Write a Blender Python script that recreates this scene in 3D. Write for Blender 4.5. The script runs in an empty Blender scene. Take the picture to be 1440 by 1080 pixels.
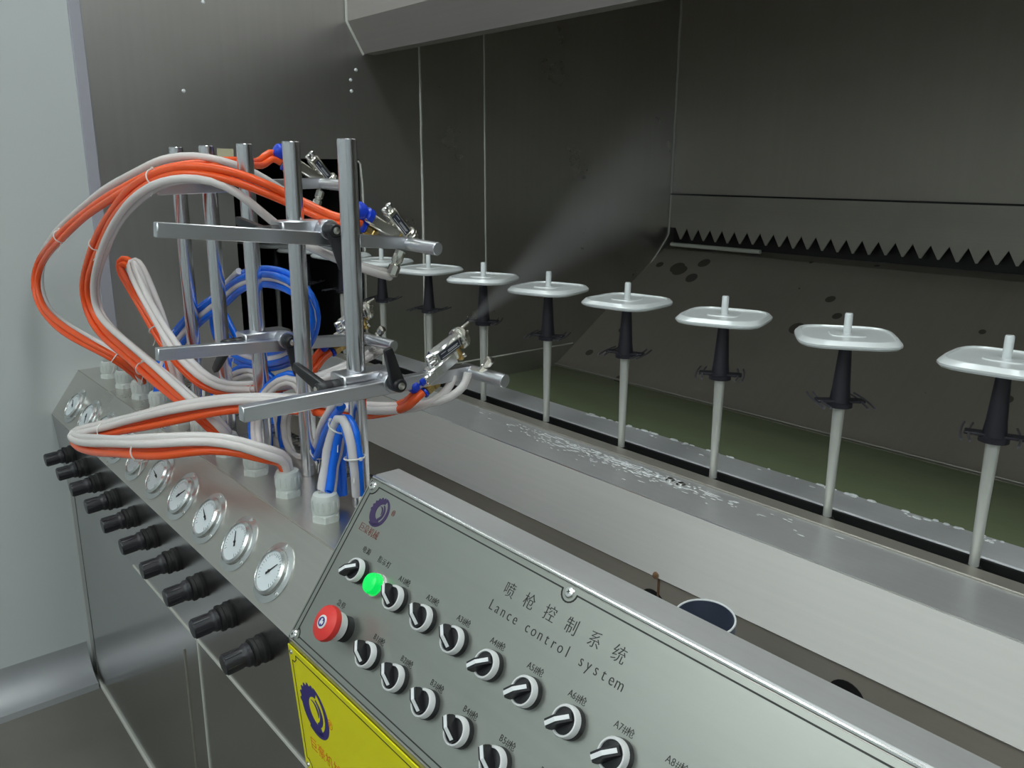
import bpy, bmesh, math, random
from mathutils import Vector, Matrix
random.seed(4)
C = bpy.context.scene.collection
S = bpy.context.scene
PI = math.pi

# ------------------------------------------------------------------ camera, world, exposure
cam = bpy.data.objects.new('camera', bpy.data.cameras.new('camera'))
C.objects.link(cam)
R_ = ((0.64624925, 0.76309765, 0.00662417), (0.19471455, -0.15649371, -0.96829539), (-0.73786729, 0.62705, -0.24972016))
right = Vector((R_[0][0], R_[0][1], R_[0][2]))
down = Vector((R_[1][0], R_[1][1], R_[1][2]))
fwd = Vector((R_[2][0], R_[2][1], R_[2][2]))
cam.matrix_world = Matrix(((right.x, -down.x, -fwd.x, 0), (right.y, -down.y, -fwd.y, 0), (right.z, -down.z, -fwd.z, 1.3), (0, 0, 0, 1)))
cam.data.sensor_width = 36.0
cam.data.lens = 1160.26 / 1440 * 36
cam.data.clip_start = 0.02
S.camera = cam
w = bpy.data.worlds.new('room_air'); S.world = w; w.use_nodes = True
w.node_tree.nodes['Background'].inputs[0].default_value = (0.8, 0.88, 0.9, 1)
w.node_tree.nodes['Background'].inputs[1].default_value = 0.05
S.view_settings.view_transform = 'Standard'
S.view_settings.look = 'None'
S.view_settings.gamma = 1.0
S.view_settings.use_curve_mapping = False
S.view_settings.exposure = 0.14
S.cycles.use_denoising = True
S.cycles.max_bounces = 10
S.cycles.volume_step_rate = 1.0
CEIL_LIGHT = 7.6          # radiance of the ceiling panels (the room's own lamps)

# ------------------------------------------------------------------ materials
def principled(name):
    m = bpy.data.materials.new(name); m.use_nodes = True
    return m, m.node_tree, m.node_tree.nodes['Principled BSDF']

def plain(name, col, rough=0.5, metal=0.0, spec=0.5, coat=0.0, noise=0.0, nscale=30.0, trans=0.0, emit=None, bump=0.0, sss=0.0):
    m, t, b = principled(name)
    b.inputs['Base Color'].default_value = (*col, 1)
    b.inputs['Roughness'].default_value = rough
    b.inputs['Metallic'].default_value = metal
    b.inputs['Specular IOR Level'].default_value = spec
    b.inputs['Coat Weight'].default_value = coat
    b.inputs['Transmission Weight'].default_value = trans
    if sss:
        b.inputs['Subsurface Weight'].default_value = sss
        b.inputs['Subsurface Radius'].default_value = (0.01, 0.006, 0.004)
        b.inputs['Subsurface Scale'].default_value = 0.6
    if emit:
        b.inputs['Emission Color'].default_value = (*emit[0], 1)
        b.inputs['Emission Strength'].default_value = emit[1]
    if noise or bump:
        tc = t.nodes.new('ShaderNodeTexCoord'); n = t.nodes.new('ShaderNodeTexNoise')
        n.inputs['Scale'].default_value = nscale; n.inputs['Detail'].default_value = 5
        t.links.new(tc.outputs['Object'], n.inputs['Vector'])
        if noise:
            mx = t.nodes.new('ShaderNodeMix'); mx.data_type = 'RGBA'
            mx.inputs[6].default_value = (*[c * (1 - noise) for c in col], 1)
            mx.inputs[7].default_value = (*[min(1, c * (1 + noise)) for c in col], 1)
            t.links.new(n.outputs['Fac'], mx.inputs[0]); t.links.new(mx.outputs[2], b.inputs['Base Color'])
        if bump:
            bp = t.nodes.new('ShaderNodeBump'); bp.inputs['Strength'].default_value = bump; bp.inputs['Distance'].default_value = 0.002
            t.links.new(n.outputs['Fac'], bp.inputs['Height']); t.links.new(bp.outputs['Normal'], b.inputs['Normal'])
    return m

def steel(name, col, rough, stretch=(2, 160, 160), rvar=0.12, cvar=0.10, cloud=0.10, bump=0.03, metal=1.0):
    """Brushed sheet steel: fine grain stretched along one axis plus broad cloudy smears of dirt."""
    m, t, b = principled(name)
    b.inputs['Metallic'].default_value = metal
    tc = t.nodes.new('ShaderNodeTexCoord'); mp = t.nodes.new('ShaderNodeMapping')
    mp.inputs['Scale'].default_value = stretch
    g = t.nodes.new('ShaderNodeTexNoise'); g.inputs['Scale'].default_value = 1.0; g.inputs['Detail'].default_value = 3
    c = t.nodes.new('ShaderNodeTexNoise'); c.inputs['Scale'].default_value = 3.2; c.inputs['Detail'].default_value = 6; c.inputs['Roughness'].default_value = 0.6
    t.links.new(tc.outputs['Object'], mp.inputs['Vector']); t.links.new(mp.outputs[0], g.inputs['Vector'])
    t.links.new(tc.outputs['Object'], c.inputs['Vector'])
    add = t.nodes.new('ShaderNodeMath'); add.operation = 'MULTIPLY_ADD'; add.inputs[1].default_value = cvar; 
    t.links.new(g.outputs['Fac'], add.inputs[0])
    ad2 = t.nodes.new('ShaderNodeMath'); ad2.operation = 'MULTIPLY_ADD'; ad2.inputs[1].default_value = cloud; ad2.inputs[2].default_value = 1 - (cvar + cloud) / 2
    t.links.new(c.outputs['Fac'], ad2.inputs[0]); t.links.new(ad2.outputs[0], add.inputs[2])
    mx = t.nodes.new('ShaderNodeMix'); mx.data_type = 'RGBA'; mx.blend_type = 'MULTIPLY'; mx.inputs[0].default_value = 1
    mx.inputs[6].default_value = (*col, 1)
    t.links.new(add.outputs[0], mx.inputs[7]); t.links.new(mx.outputs[2], b.inputs['Base Color'])
    r1 = t.nodes.new('ShaderNodeMath'); r1.operation = 'MULTIPLY_ADD'; r1.inputs[1].default_value = rvar; r1.inputs[2].default_value = rough - rvar / 2
    t.links.new(c.outputs['Fac'], r1.inputs[0]); t.links.new(r1.outputs[0], b.inputs['Roughness'])
    if bump:
        bp = t.nodes.new('ShaderNodeBump'); bp.inputs['Strength'].default_value = bump; bp.inputs['Distance'].default_value = 0.001
        t.links.new(g.outputs['Fac'], bp.inputs['Height']); t.links.new(bp.outputs['Normal'], b.inputs['Normal'])
    return m

M = dict(
    steel=steel('cabinet_steel', (0.60, 0.585, 0.55), 0.28, metal=0.9),
    steel_low=steel('polished_steel', (0.52, 0.515, 0.51), 0.20),
    steel_under=steel('under_panel_steel', (0.50, 0.49, 0.49), 0.24),
    steel_panel=steel('engraved_panel_steel', (0.40, 0.415, 0.385), 0.36, stretch=(3, 90, 90), metal=0.9),
    steel_bench=steel('bench_steel', (0.47, 0.462, 0.447), 0.46, metal=0.8),
    steel_dusty=steel('dusted_bench_steel', (0.58, 0.585, 0.59), 0.36, cloud=0.5, metal=0.5),
    steel_booth=steel('booth_steel', (0.50, 0.46, 0.41), 0.42, stretch=(60, 60, 1.2), cloud=0.2, metal=0.4),
    steel_end=steel('end_sheet_steel', (0.52, 0.51, 0.495), 0.29, stretch=(60, 60, 1.2), cloud=0.25, metal=0.9),
    steel_hood=steel('hood_steel', (0.44, 0.41, 0.395), 0.38, metal=0.5),
    alu=steel('aluminium_bar', (0.72, 0.73, 0.77), 0.32, stretch=(120, 3, 120), bump=0.02),
    pole=plain('ground_steel_rod', (0.74, 0.74, 0.78), 0.2, 1.0),
    chrome=plain('chrome', (0.86, 0.86, 0.85), 0.2, 1.0),
    nickel=plain('nickel_fitting', (0.74, 0.72, 0.66), 0.22, 1.0, noise=0.1),
    brass=plain('brass', (0.70, 0.50, 0.20), 0.28, 1.0, noise=0.15),
    black=plain('black_plastic', (0.013, 0.013, 0.016), 0.38, noise=0.2),
    dark_knob=plain('knob_plastic', (0.016, 0.016, 0.022), 0.42, noise=0.2, coat=0.15),
    rubber=plain('black_rubber', (0.010, 0.010, 0.011), 0.6, noise=0.3),
    gland=plain('gland_nylon', (0.60, 0.64, 0.62), 0.5, noise=0.05),
    orange=plain('orange_hose_plastic', (1.0, 0.125, 0.026), 0.24, noise=0.04, sss=0.35),
    clear=plain('milky_hose_plastic', (0.97, 0.925, 0.915), 0.22, noise=0.02, trans=0.28),
    blue=plain('blue_hose_plastic', (0.004, 0.16, 0.88), 0.2, noise=0.05),
    bluefit=plain('blue_fitting_plastic', (0.006, 0.05, 0.62), 0.3, noise=0.08),
    tie=plain('white_nylon', (0.78, 0.77, 0.74), 0.4),
    white=plain('white_enamel', (0.84, 0.86, 0.88), 0.35, noise=0.02),
    ringwhite=plain('selector_ring', (0.78, 0.79, 0.80), 0.3),
    flange=plain('gauge_flange_steel', (0.70, 0.72, 0.72), 0.26, 1.0),
    dial=plain('gauge_dial', (0.74, 0.80, 0.84), 0.3, coat=0.6),
    ink=plain('black_ink', (0.015, 0.015, 0.015), 0.5),
    etch=plain('etched_paint', (0.03, 0.032, 0.03), 0.55),
    purple=plain('purple_ink', (0.045, 0.025, 0.10), 0.5),
    navy=plain('navy_ink', (0.04, 0.03, 0.22), 0.45),
    redink=plain('orange_red_ink', (0.75, 0.20, 0.02), 0.5),
    brownink=plain('dark_red_ink', (0.22, 0.06, 0.04), 0.5),
    yellow=plain('yellow_plate_paint', (0.95, 0.88, 0.0), 0.34, noise=0.03),
    red=plain('red_button_plastic', (0.78, 0.045, 0.04), 0.4, noise=0.05, sss=0.1),
    green=plain('lit_green_lens', (0.0, 0.35, 0.07), 0.25, emit=((0.0, 1.0, 0.13), 0.55)),
    lid=plain('coated_lid', (0.74, 0.78, 0.79), 0.28, metal=0.1, noise=0.04, coat=0.3),
    rod=plain('spindle_rod', (0.70, 0.71, 0.67), 0.36, metal=0.35, noise=0.06),
    sleeve=plain('spindle_sleeve', (0.022, 0.021, 0.030), 0.42, noise=0.3),
    wire=plain('spindle_wire', (0.16, 0.16, 0.19), 0.3, metal=0.6),
    wall=plain('white_wall_panel', (0.59, 0.63, 0.635), 0.45, noise=0.03, nscale=2.0, coat=0.1),
    trim=plain('grey_trim', (0.40, 0.40, 0.46), 0.45, noise=0.05),
    cove=plain('cove_aluminium', (0.42, 0.43, 0.45), 0.42, metal=0.4, noise=0.05),
    ceil=plain('ceiling_panel', (0.80, 0.82, 0.82), 0.6, noise=0.02),
    floor=plain('sealed_floor', (0.15, 0.143, 0.125), 0.45, noise=0.25, nscale=6.0, bump=0.05),
    sealant=plain('sealant_bead', (0.62, 0.62, 0.58), 0.5),
    paper=plain('cream_paper', (0.66, 0.62, 0.42), 0.7),
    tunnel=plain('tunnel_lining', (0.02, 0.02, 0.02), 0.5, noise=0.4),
    strip=plain('curtain_strip', (0.014, 0.013, 0.012), 0.3, noise=0.3),
    steel_trough=steel('trough_steel', (0.58, 0.53, 0.46), 0.34, cloud=0.3, metal=0.4),
    duct=plain('duct_blue_grey', (0.20, 0.24, 0.34), 0.35, metal=0.6, noise=0.15),
    slot=plain('slot_black', (0.010, 0.010, 0.010), 0.5, noise=0.4),
    tan=steel('lip_steel', (0.42, 0.40, 0.355), 0.42, cloud=0.35, metal=0.6),
    ledge=steel('wet_ledge_steel', (0.66, 0.67, 0.69), 0.35, cloud=0.3, metal=0.2),
    rust=plain('weld_rust', (0.20, 0.11, 0.06), 0.7, noise=0.3),
    lamp=plain('lamp_diffuser', (0.9, 0.95, 0.95), 0.5, emit=((0.93, 1.0, 0.98), CEIL_LIGHT)),
    handle=plain('lever_grey', (0.48, 0.50, 0.54), 0.3),
    label=plain('dark_blue_label', (0.03, 0.035, 0.055), 0.4),
    labelprint=plain('silver_print', (0.55, 0.56, 0.58), 0.4),
)
# murky green water: own colour plus gloss, gentle ripples
def water_mat():
    m, t, b = principled('green_water')
    b.inputs['Base Color'].default_value = (0.19, 0.23, 0.13, 1); b.inputs['Roughness'].default_value = 0.12
    tc = t.nodes.new('ShaderNodeTexCoord'); n = t.nodes.new('ShaderNodeTexNoise'); n.inputs['Scale'].default_value = 9; n.inputs['Detail'].default_value = 4
    bp = t.nodes.new('ShaderNodeBump'); bp.inputs['Strength'].default_value = 0.25; bp.inputs['Distance'].default_value = 0.01
    t.links.new(tc.outputs['Object'], n.inputs['Vector']); t.links.new(n.outputs['Fac'], bp.inputs['Height']); t.links.new(bp.outputs['Normal'], b.inputs['Normal'])
    return m
M['water'] = water_mat()
def curtain_mat():
    m = steel('curtain_steel', (0.42, 0.385, 0.34), 0.40, stretch=(60, 1.2, 1.2), cloud=0.25, metal=0.5); t = m.node_tree
    b = t.nodes['Principled BSDF']; src = b.inputs['Base Color'].links[0].from_socket
    tc = t.nodes.new('ShaderNodeTexCoord'); v = t.nodes.new('ShaderNodeTexVoronoi'); v.inputs['Scale'].default_value = 9.0
    n = t.nodes.new('ShaderNodeTexNoise'); n.inputs['Scale'].default_value = 3.0
    t.links.new(tc.outputs['Object'], v.inputs['Vector']); t.links.new(tc.outputs['Object'], n.inputs['Vector'])
    g = t.nodes.new('ShaderNodeMath'); g.operation = 'MULTIPLY_ADD'; g.inputs[1].default_value = 0.9; g.inputs[2].default_value = -0.36
    t.links.new(n.outputs['Fac'], g.inputs[0])
    l = t.nodes.new('ShaderNodeMath'); l.operation = 'LESS_THAN'; t.links.new(v.outputs['Distance'], l.inputs[0]); t.links.new(g.outputs[0], l.inputs[1])
    mx = t.nodes.new('ShaderNodeMix'); mx.data_type = 'RGBA'; mx.inputs[7].default_value = (0.05, 0.045, 0.04, 1)
    h = t.nodes.new('ShaderNodeMath'); h.operation = 'MULTIPLY'; h.inputs[1].default_value = 0.75
    t.links.new(l.outputs[0], h.inputs[0]); t.links.new(h.outputs[0], mx.inputs[0]); t.links.new(src, mx.inputs[6]); t.links.new(mx.outputs[2], b.inputs['Base Color'])
    return m
M['steel_curtain'] = curtain_mat()

# ------------------------------------------------------------------ mesh builder
def FR(o, x, y, z):
    x, y, z = Vector(x), Vector(y), Vector(z)
    return Matrix(((x.x, y.x, z.x, o[0]), (x.y, y.y, z.y, o[1]), (x.z, y.z, z.z, o[2]), (0, 0, 0, 1)))

def frame_to(p0, d, up=(0, 0, 1)):
    z = Vector(d).normalized(); u = Vector(up)
    if abs(z.dot(u)) > 0.98: u = Vector((1, 0, 0))
    x = u.cross(z).normalized(); y = z.cross(x)
    return FR(p0, x, y, z)

class MB:
    def __init__(s): s.v = []; s.f = []
    def add(s, V, F, m=None):
        k = len(s.v)
        s.v += [tuple(m @ Vector(p)) if m else tuple(p) for p in V]
        s.f += [tuple(i + k for i in f) for f in F]
        return s
    def box(s, a, b, m=None, bev=0.0):
        """Box between corners a and b, edges chamfered by bev."""
        bm = bmesh.new(); bmesh.ops.create_cube(bm, size=1)
        c = [(p + q) / 2 for p, q in zip(a, b)]; d = [abs(q - p) for p, q in zip(a, b)]
        for v in bm.verts: v.co = Vector([c[i] + v.co[i] * d[i] for i in range(3)])
        if bev: bmesh.ops.bevel(bm, geom=list(bm.edges), offset=min(bev, min(d) * 0.45), segments=1, profile=0.5, affect='EDGES')
        bm.verts.index_update()
        s.add([v.co.copy() for v in bm.verts], [[v.index for v in f.verts] for f in bm.faces], m); bm.free()
        return s
    def lathe(s, prof, n=24, m=None):
        """prof: (radius, height) pairs along local z; ends closed."""
        V = []; F = []
        for r, h in prof:
            for i in range(n):
                a = 2 * PI * i / n; V.append((r * math.cos(a), r * math.sin(a), h))
        for j in range(len(prof) - 1):
            for i in range(n):
                i2 = (i + 1) % n; F.append((j * n + i, j * n + i2, (j + 1) * n + i2, (j + 1) * n + i))
        F.append(tuple(range(n - 1, -1, -1))); F.append(tuple((len(prof) - 1) * n + i for i in range(n)))
        return s.add(V, F, m)
    def cyl(s, p0, p1, r0, r1=None, n=20):
        p0, p1 = Vector(p0), Vector(p1); r1 = r0 if r1 is None else r1
        return s.lathe([(r0, 0), (r1, (p1 - p0).length)], n, frame_to(p0, p1 - p0))
    def ring(s, R, r, m=None, n=28, k=8, ry=None):
        V = []; F = []
        for i in range(n):
            a = 2 * PI * i / n
            for j in range(k):
                b = 2 * PI * j / k; q = R + r * math.cos(b)
                V.append((q * math.cos(a), (q if ry is None else q * ry) * math.sin(a), r * math.sin(b)))
        for i in range(n):
            for j in range(k):
                F.append((i * k + j, ((i + 1) % n) * k + j, ((i + 1) % n) * k + (j + 1) % k, i * k + (j + 1) % k))
        return s.add(V, F, m)
    def prism(s, poly, h0, h1, m=None):
        n = len(poly)
        V = [(x, y, h0) for x, y in poly] + [(x, y, h1) for x, y in poly]
        F = [tuple(range(n - 1, -1, -1)), tuple(range(n, 2 * n))]
        F += [(i, (i + 1) % n, n + (i + 1) % n, n + i) for i in range(n)]
        return s.add(V, F, m)
    def strip(s, a, b, h0, h1, m=None):
        """Solid between two matching open 2-D polylines a and b (a curved band)."""
        n = len(a); V = []; F = []
        for p, q in zip(a, b): V += [(p[0], p[1], h0), (q[0], q[1], h0), (q[0], q[1], h1), (p[0], p[1], h1)]
        for i in range(n - 1):
            for j in range(4): F.append((4 * i + j, 4 * i + (j + 1) % 4, 4 * (i + 1) + (j + 1) % 4, 4 * (i + 1) + j))
        F.append((3, 2, 1, 0)); F.append(tuple(4 * (n - 1) + j for j in range(4)))
        return s.add(V, F, m)
    def tube(s, path, r, n=10, rads=None):
        path = [Vector(p) for p in path]; fr = frames(path); V = []; F = []
        for i, (p, (a, b)) in enumerate(zip(path, fr)):
            q = rads[i] if rads else r
            for j in range(n):
                t = 2 * PI * j / n; V.append(p + a * (q * math.cos(t)) + b * (q * math.sin(t)))
        for i in range(len(path) - 1):
            for j in range(n): F.append((i * n + j, i * n + (j + 1) % n, (i + 1) * n + (j + 1) % n, (i + 1) * n + j))
        F.append(tuple(range(n - 1, -1, -1))); F.append(tuple((len(path) - 1) * n + j for j in range(n)))
        return s.add(V, F)

def frames(path):
    """Parallel-transported normal pair for each point of a polyline, starting with 'up' as first normal."""
    out = []; T0 = None
    for i, p in enumerate(path):
        T = (path[min(i + 1, len(path) - 1)] - path[max(i - 1, 0)]).normalized()
        if T0 is None:
            u = Vector((0, 0, 1)) if abs(T.z) < 0.9 else Vector((0, -1, 0))
            a = (u - T * u.dot(T)).normalized()
        else:
            q = T0.rotation_difference(T); a = q @ a; a = (a - T * a.dot(T)).normalized()
        out.append((a, T.cross(a))); T0 = T
    return out

def spline(pts, step=0.02):
    """Catmull-Rom through the points, sampled about every step metres."""
    P = [Vector(p) for p in pts]; P = [P[0] * 2 - P[1]] + P + [P[-1] * 2 - P[-2]]; out = []
    for i in range(1, len(P) - 2):
        a, b, c, d = P[i - 1], P[i], P[i + 1], P[i + 2]
        n = max(2, int((c - b).length / step))
        for k in range(n):
            t = k / n
            out.append(0.5 * ((2 * b) + (c - a) * t + (2 * a - 5 * b + 4 * c - d) * t * t + (3 * b - a - 3 * c + d) * t ** 3))
    out.append(P[-2]); return out

def smooth_path(pts, it=2):
    for _ in range(it):
        pts = [pts[0]] + [(pts[i - 1] + pts[i] * 2 + pts[i + 1]) / 4 for i in range(1, len(pts) - 1)] + [pts[-1]]
    return pts

def base_of(o):
    v = Vector((0, 0, 0))
    while o is not None: v += o.location; o = o.parent
    return v

def obj(name, mb, m, parent=None, loc=None, smooth=True, label=None):
    """One mesh object. Vertices are given in world space; the object's origin goes to loc (or to its parent's)."""
    pb = base_of(parent) if parent else Vector((0, 0, 0))
    o0 = Vector(loc) if loc is not None else pb
    me = bpy.data.meshes.new(name)
    me.from_pydata([Vector(v) - o0 for v in mb.v], [], mb.f)
    me.materials.append(M[m] if isinstance(m, str) else m)
    if smooth:
        me.polygons.foreach_set('use_smooth', [True] * len(me.polygons))
        me.set_sharp_from_angle(angle=math.radians(38))
    me.update()
    o = bpy.data.objects.new(name, me); C.objects.link(o)
    o.parent = parent; o.location = o0 - pb
    if label: o['label'] = label
    return o

def thing(name, label, cat, loc=(0, 0, 0), group=None):
    o = bpy.data.objects.new(name, None); C.objects.link(o); o.location = loc
    o.empty_display_size = 0.05
    o['label'] = label; o['category'] = cat
    if group: o['group'] = group
    return o

def tag(o, label, cat, group=None):
    o['label'] = label; o['category'] = cat
    if group: o['group'] = group
    return o

def structure(o): o['kind'] = 'structure'; return o

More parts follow.
